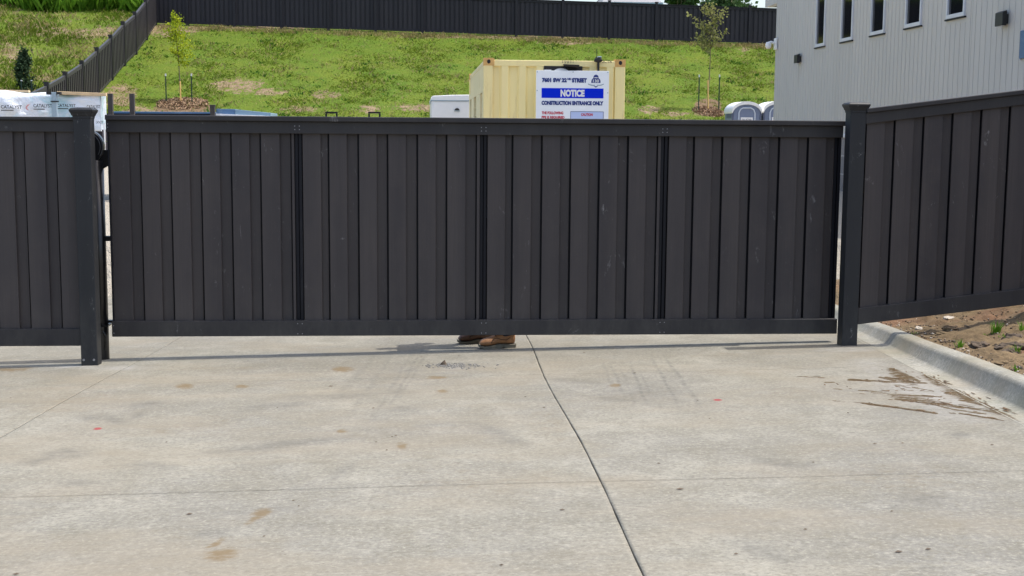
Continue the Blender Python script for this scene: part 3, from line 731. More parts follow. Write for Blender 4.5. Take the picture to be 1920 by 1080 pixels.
weed(1906, 695, .07, 14, 'green sprout right behind the kerb top, lowest of them'); weed(1715, 628, .06, 14, 'small green sprout beside the kerb nearest the gate post'); weed(1845, 632, .06, 10, 'thin yellowish sprout between the largest sprout and the dark clods')
weed(1878, 634, .06, 12, 'short green sprout beside the foot of the largest sprout')

# ---------------------------------------------------------------- yard pad behind the gate (concrete reaching back on the left)
# ---------------------------------------------------------------- gate
def xg(px, y=250, Y_=10.30): return P(px, y, Y_).x
YB = 10.300
gate = thing('gate', 'wide charcoal board gate hanging between two dark posts', 'gate', (.53, 10.33, .2))
XL, XR = -2.433, 3.497
mb = MB(); mb.box(XL+.015, XR-.02, 10.272, 10.385, .202, .326); mb.build('bottom_rail', M['rail'], gate, .004)
mb = MB(); mb.box(XL+.015, XR-.03, 10.272, 10.385, 1.818, 1.913); mb.build('top_rail', M['rail'], gate, .004)
mb = MB(); mb.box(XL+.016, XR+.0, 10.240, 10.415, 1.913, 1.9535); mb.build('top_cap', M['rail'], gate, .006)
bays = [([(205, 241), (263, 297), (320, 354), (377, 411), (434, 467), (489, 524)], 544, (544.5, 551), (551, 566)),
        ([(567, 601), (617, 650), (673, 706), (728, 761), (784, 817), (839, 873)], 892.5, (893, 900), (900, 914)),
        ([(914.5, 948), (963, 997), (1018, 1051), (1072, 1105), (1126, 1159), (1180, 1213)], 1233, (1233.5, 1240), (1240, 1254.5)),
        ([(1255, 1288), (1304, 1336), (1357, 1390), (1410, 1443), (1464, 1497), (1518, 1550)], 1567, None, (1567.5, 1581))]
Z0, Z1 = .30, 1.83
for bi, (fr, rend, strip, upr) in enumerate(bays):
    mb = MB()
    for k, (a, b) in enumerate(fr):
        xa, xb = xg(a), xg(b)
        mb.cur = 0; y0 = YB+random.uniform(-.0015, .0015); mb.box(xa, xb, y0, y0+.014, Z0, Z1)
        nx_ = xg(fr[k+1][0]) if k < 5 else xg(rend)
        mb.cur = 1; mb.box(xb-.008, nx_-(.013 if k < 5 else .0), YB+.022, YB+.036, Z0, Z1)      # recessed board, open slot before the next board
        if k < 5: mb.cur = 2; mb.box(nx_-.016, nx_+.02, YB+.044, YB+.05, Z0, Z1)
    if strip: mb.cur = 0; mb.box(xg(strip[0])+.006, xg(strip[1]), YB+.004, YB+.018, Z0, Z1)
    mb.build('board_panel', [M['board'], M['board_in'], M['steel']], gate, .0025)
    mb = MB(); xa, xb = xg(upr[0]), xg(upr[1]); xm = (xa+xb)/2
    mb.box(xa-.09, xb+(.06 if bi < 3 else -.004), YB+.076, YB+.084, Z0, Z1); mb.box(xa+.002, xm-.003, YB+.026, YB+.075, Z0, Z1); mb.box(xm+.003, xb-.004, YB+.020, YB+.075, Z0, Z1); mb.box(xm-.004, xm+.004, YB+.05, YB+.07, Z0, Z1)
    mb.build('upright', M['steel'], gate, .002)
mb = MB(); mb.box(XL+.018, xg(205)-.002, YB-.006, YB+.07, Z0, Z1); mb.build('upright', M['steel'], gate, .002)
mb = MB()
for z in (.75, 1.35): mb.box(XL+.03, XR-.09, YB+.0855, YB+.110, z, z+.05)
build_split(mb, 'frame_bar', M['steel'], gate, .002)
def screw_set(cx, cz, dx, dz, one=False):
    mb = MB()
    for sx in ((0,) if one else (-1, 1)):
        for sz in (-1, 1):
            x_, z_ = cx+sx*dx/2, cz+sz*dz/2; mb.cyl((x_, 10.268, z_), (x_, 10.274, z_), .0040, 8)
    build_split(mb, 'screw', M['screw'], gate)
for px in (557, 907, 1247): screw_set(xg(px, 240, 10.27), 1.864, .036, .028)
for px in (562.5, 907, 1241.5): screw_set(P(px, 610, 10.27).x, .262, .036, .082)
screw_set(XL+.03, 1.87, 0, .025, True); screw_set(P(213, 610, 10.27).x, .262, .0, .06, True)

# ---------------------------------------------------------------- gate posts, side fences
def post_mesh(cx, y0, z0, z1, w=.127):
    mb = MB(); h = w/2; cy = y0+h; mb.box(cx-h, cx+h, y0, y0+w, z0, z1-.05); return mb, cy
def post_cap(cx, cy, zt, w=.127, name='post_cap', mat=None, parent=None):
    mb = MB(); rings = []
    for (e, z) in [(w/2+.004, zt-.075), (w/2+.004, zt-.060), (w/2+.010, zt-.052), (w/2+.015, zt-.038), (w/2+.022, zt-.026), (w/2+.0245, zt-.016), (w/2+.0245, zt-.010), (w/2+.012, zt+.002), (w/2*.6, zt+.008)]:
        rings.append([Vector((cx+sx*e, cy+sy*e, z)) for sx, sy in ((-1,-1),(1,-1),(1,1),(-1,1))])
    mb.loft(rings); return mb.build(name, mat or M['post'], parent, .0015)
def gatepost(px_t, py_t, px_b, py_b, Y0, label):
    b = P(px_b, py_b, Y0); tp = P(px_t, py_t, Y0)
    cx = (b.x+tp.x)/2
    t = thing('gate_post', label, 'post', (cx, Y0+.063, gz(cx, Y0)))
    mb, cy = post_mesh(cx, Y0, gz(cx, Y0)-.01, tp.z); mb.build('post_shaft', M['post'], t, .006)
    post_cap(cx, cy, tp.z, parent=t); return t, cx, cy
lp, lcx, lcy = gatepost(155, 203, 165.3, 685, 9.97, 'dark square gate post left of the gate, chipped and dirty near its foot')
mb = MB()
for dx, z in ((-.042, .045), (.035, .045)): mb.cyl((lcx+dx, 9.965, gz(lcx, 9.97)+z), (lcx+dx, 9.971, gz(lcx, 9.97)+z), .009, 10)
build_split(mb, 'anchor_bolt', M['screw'], lp)
rp, rcx, rcy = gatepost(1610.5, 193, 1593, 649, 10.02, 'dark square gate post right of the gate, standing beside the kerb')

def side_panel(name, label, x0, x1, yb, fronts, zfun, caps):
    """fronts: (xa, xb) of the proud boards, zfun(x)-> (bottom, bottom rail top, top rail bottom, cap bottom, cap top)"""
    t = thing(name, label, 'fence', ((x0+x1)/2, yb, zfun((x0+x1)/2)[0]))
    z0, z1 = zfun(x0), zfun(x1)
    mb = MB(); mb.slant(x0, x1, yb-.025, yb+.05, z0[0], z0[1], z1[0], z1[1]); mb.build('bottom_rail', M['rail'], t, .004)
    mb = MB(); mb.slant(x0, x1, yb-.025, yb+.05, z0[2], z0[3], z1[2], z1[3]); mb.build('top_rail', M['rail'], t, .004)
    mb = MB(); mb.slant(x0, x1, yb-.05, yb+.07, z0[3], z0[4], z1[3], z1[4]); mb.build('top_cap', M['rail'], t, .005)
    mb = MB()
    for k, (a, b) in enumerate(fronts):
        a_, b_ = max(a, x0), min(b, x1)
        if b_ > a_+.004:
            za, zb = zfun(a_), zfun(b_); mb.cur = 0; mb.slant(a_, b_, yb, yb+.014, za[1]-.02, za[2]+.012, zb[1]-.02, zb[2]+.012)
        if k+1 < len(fronts):
            a2, b2 = max(b-.008, x0), min(fronts[k+1][0]-.012, x1)
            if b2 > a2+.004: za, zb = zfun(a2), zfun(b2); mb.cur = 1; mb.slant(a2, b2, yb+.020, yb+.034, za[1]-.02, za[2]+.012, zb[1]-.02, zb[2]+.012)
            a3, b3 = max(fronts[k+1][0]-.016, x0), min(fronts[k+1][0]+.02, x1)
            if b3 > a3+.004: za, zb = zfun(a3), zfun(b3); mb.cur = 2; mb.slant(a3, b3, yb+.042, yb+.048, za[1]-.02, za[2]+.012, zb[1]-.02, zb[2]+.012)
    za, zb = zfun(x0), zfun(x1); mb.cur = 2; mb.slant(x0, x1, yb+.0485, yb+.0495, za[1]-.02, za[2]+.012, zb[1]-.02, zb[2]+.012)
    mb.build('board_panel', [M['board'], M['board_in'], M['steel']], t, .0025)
    return t
yb = 10.05
xa = P(46, 260, yb).x; pit = .2365
fr = [(xa-k*pit, xa-k*pit+.147) for k in range(9, -1, -1)]+[(xa+pit, xa+pit+.147)]
zl = lambda x: (.171, .305, 1.818, 1.907, 1.931)
side_panel('board_fence', 'charcoal board fence panel left of the gate, under the wrapped lumber', lcx-.063-2.05, lcx-.0635, yb, fr, zl, None)
t = thing('fence_post', 'dark fence post at the far left end, outside the picture', 'post', (lcx-2.18, 10.03, 0))
mb, cy = post_mesh(lcx-2.18, 9.97, gz(lcx-2.18, 9.97)-.02, 1.98); mb.build('post_shaft', M['post'], t, .006); post_cap(lcx-2.18, cy, 1.98, parent=t)
xa = P(1678, 280, yb).x; 
fr = [(xa+k*pit, xa+k*pit+.147) for k in range(-1, 12)]
def zr(x):
    s = (x-3.585)
    return (.319+s*.1145, .450+s*.1145, 1.930+s*.1268, 2.017+s*.1256, 2.053+s*.1249)
side_panel('board_fence', 'charcoal board fence panel climbing the slope right of the gate', rcx+.0635, rcx+.063+2.6, yb, fr, zr, None)

xe_ = rcx+.063+2.6+.0645; ze_ = zr(xe_)
t = thing('fence_post', 'dark fence post at the upper right end, outside the picture', 'post', (xe_, 10.08, ze_[0]))
mb, cy = post_mesh(xe_, 10.02, ze_[0]-.35, ze_[4]+.06); mb.build('post_shaft', M['post'], t, .006); post_cap(xe_, cy, ze_[4]+.06, parent=t)

# ---------------------------------------------------------------- black steel hinge post
hx = -2.527
hp = thing('hinge_post', 'black round steel hinge post in the gap left of the gate', 'post', (hx, 10.36, gz(hx, 10.36)))
gzp = gz(hx, 10.36)
mb = MB(); pe = P(198.5, 450, 10.36).x-.055; mb.cyl((pe, 10.36, gzp), (pe, 10.36, 1.60), .055, 28); mb.build('post_pipe', M['blacksteel'], hp, 0, True)
mb = MB(); pe2 = P(204.3, 640, 10.36).x-.066; mb.cyl((pe2, 10.36, gzp), (pe2, 10.36, gzp+.27), .066, 28); mb.box(hx-.06, hx+.075, 10.30, 10.42, gzp+.27, gzp+.285); mb.tube([(hx+.03, 10.298, gzp+.24), (hx+.055, 10.298, gzp+.2), (hx+.06, 10.298, gzp+.14), (hx+.05, 10.298, gzp+.08)], .006, 8); mb.build('lower_bearing', M['blacksteel'], hp, .002)
mb = MB(); mb.box(hx-.05, XL+.03, 10.335, 10.385, .305, .325); mb.box(hx-.05, XL+.03, 10.335, 10.385, .96, 1.0); build_split(mb, 'strap', M['blacksteel'], hp, .002)
mb = MB(); mb.add([(hx-.05, 10.35, 1.68), (XL+.03, 10.35, 1.68), (XL+.03, 10.35, 1.57), (hx-.05, 10.35, 1.46), (hx-.05, 10.37, 1.68), (XL+.03, 10.37, 1.68), (XL+.03, 10.37, 1.57), (hx-.05, 10.37, 1.46)],
       [(0, 1, 2, 3), (7, 6, 5, 4), (0, 4, 5, 1), (1, 5, 6, 2), (2, 6, 7, 3), (3, 7, 4, 0)]); mb.build('gusset_plate', M['blacksteel'], hp, .002)
mb = MB(); ang = np.linspace(0, 2*math.pi, 37)
wc = P(163, 275, 10.36); mb.cyl((wc.x, 10.33, wc.z), (wc.x, 10.39, wc.z), .135, 40)
mb.build('hinge_wheel', M['blacksteel'], hp, .004)
for rr_ in (.128, .110):
    mb = MB(); mb.tube([(wc.x+rr_*math.cos(a), 10.327, wc.z+rr_*math.sin(a)) for a in np.linspace(-.6, 2.0, 24)], .0022, 6); mb.build('wheel_rim', M['wornsteel'], hp, 0, True)

# ---------------------------------------------------------------- long dark fence along the hilltop
def base66(px): return 43+.0340*(px-300)
x_l = P(292, 43, 66).x
uf = thing('board_fence', 'long dark board fence along the top of the grass slope', 'fence', (2, 66, 7))
def ub(x):                              # lower edge of the boards
    px = projn(x, 66., 7.)[0]; return P(px, base66(px), 66.).z
post_px = [292, 352, 440, 528, 616, 704, 792, 880, 968, 1055, 1142, 1230, 1318, 1405, 1492, 1580, 1668, 1756]
pxs_ = [P(p, 50, 66).x for p in post_px]
H_ = 1.80
bm_f = MB(); railm = MB(); railb = MB()
for a, b in zip(pxs_, pxs_[1:]):
    za, zb = ub(a), ub(b); w = b-a; nb = max(2, int(round(w/.235)))
    for k in range(nb):
        x0, x1 = a+w*k/nb, a+w*(k+1)/nb; xm = x0+(x1-x0)*.63
        f = lambda x: za+(zb-za)*(x-a)/w
        bm_f.cur = 0; bm_f.slant(x0, xm, 66, 66.02, f(x0)+.03, f(x0)+H_-.05, f(xm)+.03, f(xm)+H_-.05)
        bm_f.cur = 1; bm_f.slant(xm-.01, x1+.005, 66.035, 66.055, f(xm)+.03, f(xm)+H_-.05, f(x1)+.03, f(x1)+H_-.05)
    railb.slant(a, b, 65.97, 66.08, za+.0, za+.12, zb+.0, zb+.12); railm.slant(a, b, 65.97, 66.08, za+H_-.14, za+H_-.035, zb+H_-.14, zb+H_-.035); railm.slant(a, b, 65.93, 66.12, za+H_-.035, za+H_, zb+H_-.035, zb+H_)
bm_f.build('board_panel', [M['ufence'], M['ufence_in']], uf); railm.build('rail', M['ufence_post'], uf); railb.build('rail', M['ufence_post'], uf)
for x in pxs_:
    z = ub(x); mb = MB(); mb.box(x-.065, x+.065, 65.90, 66.03, z-.22, z+H_+.06); mb.box(x-.085, x+.085, 65.88, 66.05, z+H_+.06, z+H_+.10); mb.build('post', M['ufence_post'], uf)

# ---------------------------------------------------------------- sloping picket fence on the left
pf = thing('picket_fence', 'dark picket fence running down the left hillside to the yard', 'fence', (x_l, 55, 4))
XF = P(292, 43, 66).x
ny_ = [66-2.44*k for k in range(1, 13)]
def pfz(y): return float(np.interp(y, tabY, tabZ))+.02
ptop = {}
ysq = [66.0]+ny_
for k, y_ in enumerate(ysq):
    if k == 0: continue
    z = pfz(y_); mb = MB(); mb.box(XF-.06, XF+.09, y_-.075, y_+.075, z-.35, z+1.84); mb.box(XF-.085, XF+.085, y_-.085, y_+.085, z+1.84, z+1.9); mb.build('post', M['picket'], pf)
bk = MB(); pk = MB(); tr = MB(); br_ = MB()
for ya, yb_ in zip(ysq, ysq[1:]):
    za, zb = pfz(ya), pfz(yb_)
    def seg(m, o0, o1, w):
        m.hexa([(XF-w, yb_, zb+o0), (XF+w, yb_, zb+o0), (XF+w, ya, za+o0), (XF-w, ya, za+o0), (XF-w, yb_, zb+o1), (XF+w, yb_, zb+o1), (XF+w, ya, za+o1), (XF-w, ya, za+o1)])
    bk.hexa([(XF-.03, yb_, zb+.1), (XF-.012, yb_, zb+.1), (XF-.012, ya, za+.1), (XF-.03, ya, za+.1), (XF-.03, yb_, zb+1.66), (XF-.012, yb_, zb+1.66), (XF-.012, ya, za+1.66), (XF-.03, ya, za+1.66)])
    seg(tr, 1.62, 1.76, .05); seg(br_, .04, .14, .05)
    for k in range(9):
        f = (k+.5)/9; y_ = ya+(yb_-ya)*f; z = za+(zb-za)*f
        pk.box(XF+.0, XF+.055, y_-.068, y_+.068, z+.1, z+1.66)
pk.build('picket_panel', M['picket_board'], pf); bk.build('backing', M['steel'], pf); tr.build('rail', M['picket_top'], pf); br_.build('rail', M['picket_top'], pf)

# ---------------------------------------------------------------- cream shipping container
YC = 22.
cxl, cxr = P(907, 150, YC).x, P(1172, 150, YC).x
ctop = P(1040, 110, YC).z; cbot = float(terr(cxl+1, YC))-.02; YE = 28.06
ct = thing('shipping_container', 'cream shipping container with rusty corners behind the notice board', 'container', ((cxl+cxr)/2, 25, cbot))
mb = MB()
pr = []
x0, x1 = cxl+.15, cxr-.17; nrib = 7; w = (x1-x0)/nrib
for k in range(nrib):
    a = x0+k*w; pr += [(a, 0), (a+w*.40, 0), (a+w*.52, -.045), (a+w*.88, -.045)]
pr.append((x1, 0))
for (xa_, da), (xb_, db) in zip(pr, pr[1:]):
    mb.add([(xa_, YC+.05+da, cbot+.16), (xb_, YC+.05+db, cbot+.16), (xb_, YC+.05+db, ctop-.13), (xa_, YC+.05+da, ctop-.13)], [(0, 1, 2, 3)])
mb.build('end_wall', M['cream'], ct)
mb = MB(); mb.box(cxl, cxl+.155, YC, YC+.15, cbot+.12, ctop-.11); mb.box(cxr-.175, cxr, YC, YC+.15, cbot+.12, ctop-.11); mb.box(cxl, cxl+.12, YE-.15, YE, cbot+.12, ctop-.11); mb.box(cxr-.12, cxr, YE-.15, YE, cbot+.12, ctop-.11)
build_split(mb, 'corner_post', M['cream'], ct, .008)
mb = MB(); mb.box(cxl+.16, cxr-.16, YC+.002, YC+.10, ctop-.135, ctop-.03); mb.box(cxl+.16, cxr-.16, YC+.002, YC+.10, cbot+.0, cbot+.17); build_split(mb, 'end_rail', M['cream'], ct, .008)
mb = MB(); mb.box(cxl+.01, cxl+.08, YC+.16, YE-.16, ctop-.10, ctop-.03); mb.box(cxr-.08, cxr-.01, YC+.16, YE-.16, ctop-.10, ctop-.03); mb.box(cxl+.01, cxl+.1, YC+.16, YE-.16, cbot, cbot+.16); mb.box(cxr-.1, cxr-.01, YC+.16, YE-.16, cbot, cbot+.16); mb.box(cxl+.17, cxr-.17, YE-.1, YE-.02, ctop-.12, ctop-.02); build_split(mb, 'side_rail', M['cream_side'], ct, .006)
mb = MB(); mb.box(cxl+.085, cxr-.085, YC+.12, YE-.12, ctop-.075, ctop-.045); mb.build('roof', M['cream'], ct)
mb = MB(); mb.box(cxr-.07, cxr-.03, YC+.16, YE-.16, cbot+.165, ctop-.105); mb.box(cxl+.2, cxr-.2, YE-.08, YE-.04, cbot+.1, ctop-.13); build_split(mb, 'side_wall', M['cream_side'], ct)
for (x_, y_, sx, sy) in [(cxl, YC, 1, 1), (cxr, YC, -1, 1), (cxl, YE, 1, -1), (cxr, YE, -1, -1)]:
    mb = MB(); mb.cur = 0; mb.box(x_-sx*.004, x_+sx*.178, y_-sy*.006, y_+sy*.162, ctop-.125, ctop)
    mb.cur = 1; xc = x_+sx*.085; mb.loft([[Vector((xc+.03*math.cos(a), y_-sy*k, ctop-.06+.036*math.sin(a))) for a in np.linspace(0, 2*math.pi, 15)[:-1]] for k in (.004, .009)])
    mb.build('corner_casting', [M['casting'], M['dark']], ct)
# left side: upper panels with a seam, framed louvre openings below
zb2 = ctop-.50
mb = MB(); mb.box(cxl+.02, cxl+.05, YC+.155, YC+2.0, zb2+.05, ctop-.10); mb.box(cxl+.02, cxl+.05, YC+2.07, YE-.155, zb2+.05, ctop-.10); build_split(mb, 'upper_panel', M['cream_side'], ct, .004)
mb = MB(); mb.box(cxl+.035, cxl+.075, YC+1.99, YC+2.08, zb2+.05, ctop-.11); mb.build('panel_seam', M['dark'], ct)
mb = MB(); mb.box(cxl+.004, cxl+.07, YC+.152, YE-.152, zb2-.06, zb2+.05)
ops = [(YC+.6, YC+1.35), (YC+2.9, YC+3.95), (YC+5.0, YC+5.75)]
edges = [YC+.152]+[v for o_ in ops for v in o_]+[YE-.152]
for a, b in zip(edges[::2], edges[1::2]): mb.box(cxl+.004, cxl+.07, a, b, cbot+.165, zb2-.062)
mb.build('side_frame', M['cream_side'], ct, .004)
for k, (a, b) in enumerate(ops):
    mb = MB(); mb.cur = 0; mb.box(cxl+.16, cxl+.2, a-.05, b+.05, cbot+.17, zb2-.05)
    mb.cur = 1; zz = cbot+.25
    while zz < zb2-.17:
        mb.add([(cxl+.03, a, zz), (cxl+.03, b, zz), (cxl+.13, b, zz+.10), (cxl+.13, a, zz+.10), (cxl+.03, a, zz+.012), (cxl+.03, b, zz+.012), (cxl+.13, b, zz+.112), (cxl+.13, a, zz+.112)], [(0,1,2,3),(7,6,5,4),(0,4,5,1),(1,5,6,2),(2,6,7,3),(3,7,4,0)]); zz += .145
    mb.build('louvre', [M['dark'], M['cream_side']], ct)
# dark vent opening high on the end wall with its markings
mb = MB(); a, b = P(1020, 130, YC), P(1092, 130, YC); zt_ = P(1020, 123.5, YC).z; zb_ = P(1020, 140, YC).z
mb.box(a.x, b.x, YC-.004, YC+.06, zb_, zt_); mb.build('vent_opening', M['dark'], ct)
mb = MB()
put_text(mb, 'T S U T I', P(1053, 118, YC).x, YC-.002, P(1053, 118.5, YC).z, .20, .052, .0); put_text(mb, '2CTR', P(1129, 118, YC).x, YC-.002, P(1129, 118, YC).z, .17, .048)
build_split(mb, 'stencil_letter', M['textblack'], ct)
mb = MB(); p = P(1052, 131, YC)
mb.loft([[Vector((p.x+.14*math.cos(a), YC-.006-k, p.z-.05+.075*math.sin(a))) for a in np.linspace(0, math.pi, 14)] for k in (0, .02)]); mb.box(p.x-.29, p.x-.17, YC-.03, YC-.006, p.z-.045, p.z+.0)
mb.build('white_fan_guard', M['white'], ct)
# lamp arm and camera with aerial over the board
fl = thing('flood_lamp', 'flat black flood lamp bracket above the notice board', 'lamp', tuple(P(1071, 122, 21.9)))
mb = MB(); a, b = P(1056, 121, 21.9), P(1086, 122, 21.9); mb.hexa([(a.x+.04, 21.84, a.z-.03), (b.x-.02, 21.84, b.z-.045), (b.x-.02, 22.0, b.z-.045), (a.x+.04, 22.0, a.z-.03), (a.x, 21.82, a.z+.005), (b.x, 21.82, b.z+.0), (b.x, 22.0, b.z+.0), (a.x, 22.0, a.z+.005)]); mb.build('lamp_head', M['black'], fl, .008)
mb = MB(); mb.bar((a.x+.1, 21.97, a.z-.01), (a.x+.1, 22.01, a.z-.10), .03); mb.build('bracket', M['black'], fl)
cm_ = thing('security_camera', 'small black camera with thin aerial at the container top right', 'camera', tuple(P(1122, 128, 21.93)))
p = P(1122, 114, 21.93)
mb = MB(); mb.bar((p.x, 21.93, p.z-.22), (p.x, 21.93, p.z-.03), .035); mb.bar((p.x, 21.93, p.z-.06), (p.x+.0, 22.0, p.z-.06), .03); mb.build('stand', M['black'], cm_)
mb = MB(); mb.tube([(p.x-.045, 21.93, p.z-.02), (p.x-.035, 21.93, p.z+.01), (p.x+.03, 21.93, p.z+.015), (p.x+.05, 21.93, p.z-.015)], [.035, .045, .045, .03], 12); mb.build('camera_body', M['black'], cm_, 0, True)
mb = MB(); mb.box(p.x-.02, p.x+.05, 21.89, 21.97, p.z+.055, p.z+.075); mb.build('camera_hood', M['galv'], cm_, .006)
mb = MB(); mb.cyl((p.x-.03, 21.93, p.z+.04), (p.x-.03, 21.93, p.z+.20), .006, 6); mb.build('aerial', M['black'], cm_)

# ---------------------------------------------------------------- notice board
YS = 21.86
sg = thing('notice_board', 'white construction entrance notice board on the container end', 'sign', tuple(P(1073, 222, YS)))
sx = lambda px: P(px, 175, YS).x
sz = lambda py: P(1073, py, YS).z
mb = MB(); mb.box(sx(1005), sx(1141.5), YS, YS+.012, sz(132.5)-1.83, sz(132.5)); mb.build('board', M['signwhite'], sg, .003)
mb = MB(); mb.box(sx(1015.5), sx(1131.5), YS-.003, YS+.002, sz(184), sz(165.5)); mb.build('blue_band', M['signblue'], sg)
mb = MB()
for px, py in [(1007, 135.5), (1074, 135), (1139, 135), (1007, 170.5), (1139.5, 173.5)]:
    p = Vector((sx(px), YS, sz(py))); mb.cyl((p.x, YS-.006, p.z), (p.x, YS+.002, p.z), .009, 8)
build_split(mb, 'screw', M['galv'], sg)
TB = 'signtext'
mb = MB(); put_text(mb, 'NOTICE', sx(1051), YS-.005, sz(181.5), sx(1096)-sx(1051), sz(168)-sz(181.5), .06); mb.build('lettering', M['white'], sg)
h = sz(146.5)-sz(154.5)
def tline(body, pa, pb, pt, pbt, m, dy=.004, bold=.075):
    mb = MB(); put_text(mb, body, sx(pa), YS-dy, sz(pbt), sx(pb)-sx(pa), sz(pt)-sz(pbt), bold); mb.build('lettering', M[m], sg)
tline('7601 SW 22', 1016, 1062.5, 146.2, 154.8, 'textblue'); tline('ND', 1063.5, 1071, 146.2, 150.2, 'textblue'); tline('STREET', 1072, 1100, 146.2, 154.8, 'textblue')
tline('CONSTRUCTION ENTRANCE ONLY', 1015.5, 1131.5, 189.3, 197.3, 'textblue'); tline('THE FOLLOWING', 1016, 1056.5, 209.3, 214.7, 'textred', .004, .05); tline('PPE IS REQUIRED', 1016, 1059, 217.8, 223.2, 'textred', .004, .05); tline('CAUTION', 1090, 1112, 212.2, 217.2, 'textred', .006, .05)
mb = MB(); mb.box(sx(1070), sx(1132), YS-.004, YS+.001, sz(240), sz(209.5)); mb.build('caution_box', M['palebox'], sg)
mb = MB(); 
for a in ((sx(1070), sx(1070.8), sz(240), sz(209)), (sx(1131.4), sx(1132.2), sz(240), sz(209)), (sx(1070), sx(1132.2), sz(209.6), sz(208.8))): mb.box(a[0], a[1], YS-.0055, YS-.003, a[2], a[3])
mb.build('box_outline', M['textblue'], sg)
# badge: domed shield over two curved sprays
bx, bz = sx(1117), sz(150)
mb = MB(); mb.cur = 0
k = .0112
outl = [(-7, -4), (-7, -1), (-6, 1.5), (-4, 3), (-3.6, 6), (-2.4, 7.6), (0, 8.4), (2.4, 7.6), (3.6, 6), (4, 3), (6, 1.5), (7, -1), (7, -4)]
mb.add([(bx+a*k, YS-.003, bz+b*k) for a, b in outl], [tuple(range(len(outl)))])
mb.add([(bx+a*k, YS-.003, bz+b*k) for a, b in [(-3.4, -9), (3.4, -9), (0, -11)]], [(0, 1, 2)])
build_split(mb, 'badge', M['textblue'], sg)
mb = MB(); put_text(mb, '130', bx-4.6*k, YS-.005, bz-3.4*k, 9.2*k, 4.6*k, .02); mb.add([(bx+a*k, YS-.005, bz+b*k) for a, b in [(-2.6, 3.2), (2.6, 3.2), (2.4, 4.4), (-2.4, 4.4)]], [(0, 1, 2, 3)]); mb.build('badge_lettering', M['white'], sg)
mb = MB()
for s_ in (-1, 1):
    prev = None
    for a in np.linspace(0, 1, 9):
        x_, z_ = s_*(1.5+10.5*a), -7.6+1.6*a*a*a+(.8 if a > .6 else 0)*(a-.6); cur = [(bx+x_*k, YS-.003, bz+(z_-.7)*k), (bx+x_*k, YS-.003, bz+(z_+.7)*k)]
        if prev: mb.add(prev+[cur[1], cur[0]], [(0, 1, 2, 3)])
        prev = cur
build_split(mb, 'badge_spray', M['galv'], sg)

# ---------------------------------------------------------------- white box trailer
YT = 30.
tx0 = P(808, 200, YT).x; ttop = P(840, 177, YT).z; tg = float(terr(tx0+1, YT)); tx1 = tx0+1.95; TE = YT+3.6
tr_ = thing('box_trailer', 'white box trailer with rounded roof beside the cream container', 'trailer', ((tx0+tx1)/2, YT+1.8, tg))
zr_ = P(840, 188.5, YT).z
mb = MB(); mb.box(tx0+.012, tx1-.012, YT+.012, TE, tg+.45, zr_); mb.build('body', M['white'], tr_, .03)
mb = MB(); rings = []
for f, yy in ((0, YT), (1, TE+.01)):
    rings.append([Vector((x_, yy, z_)) for x_, z_ in [(tx0, zr_), (tx0, zr_+.07), (tx0+.05, zr_+.105), (tx0+.45, ttop-.012), ((tx0+tx1)/2, ttop), (tx1-.45, ttop-.012), (tx1-.05, zr_+.105), (tx1, zr_+.07), (tx1, zr_)]])
mb.loft(rings); mb.build('roof', M['white'], tr_, .015)
mb = MB(); mb.box(tx0-.004, tx1+.004, YT-.004, TE+.006, zr_-.012, zr_+.006); mb.build('roof_trim', M['galv'], tr_)
p = P(857, 206, YT); mb = MB(); mb.loft([[Vector((p.x+.055*math.cos(a)*1., YT+.008-k, p.z-.005+.045*math.sin(a))) for a in np.linspace(0, math.pi, 12)] for k in (0, .03)]); mb.build('vent_cover', M['black'], tr_)
mb = MB(); mb.box(p.x-.065, p.x+.065, YT-.01, YT+.014, p.z-.035, p.z-.012); mb.build('vent_lip', M['galv'], tr_)
for sx_ in (tx0+.15, tx1-.15):
    mb = MB(); mb.cyl((sx_-.1, YT+2., tg+.33), (sx_+.1, YT+2., tg+.33), .33, 24); w_ = mb.build('wheel', M['black'], tr_, .03)
    mb = MB(); mb.cyl((sx_-.105, YT+2., tg+.33), (sx_+.105, YT+2., tg+.33), .18, 16); mb.build('rim', M['galv'], w_)
mb = MB(); mb.bar(((tx0+tx1)/2-.5, YT+.1, tg+.42), ((tx0+tx1)/2, YT-1.0, tg+.45), .07); mb.bar(((tx0+tx1)/2+.5, YT+.1, tg+.42), ((tx0+tx1)/2, YT-1.0, tg+.45), .07); mb.bar(((tx0+tx1)/2, YT-.9, tg), ((tx0+tx1)/2, YT-.9, tg+.6), .06); build_split(mb, 'drawbar', M['black'], tr_)

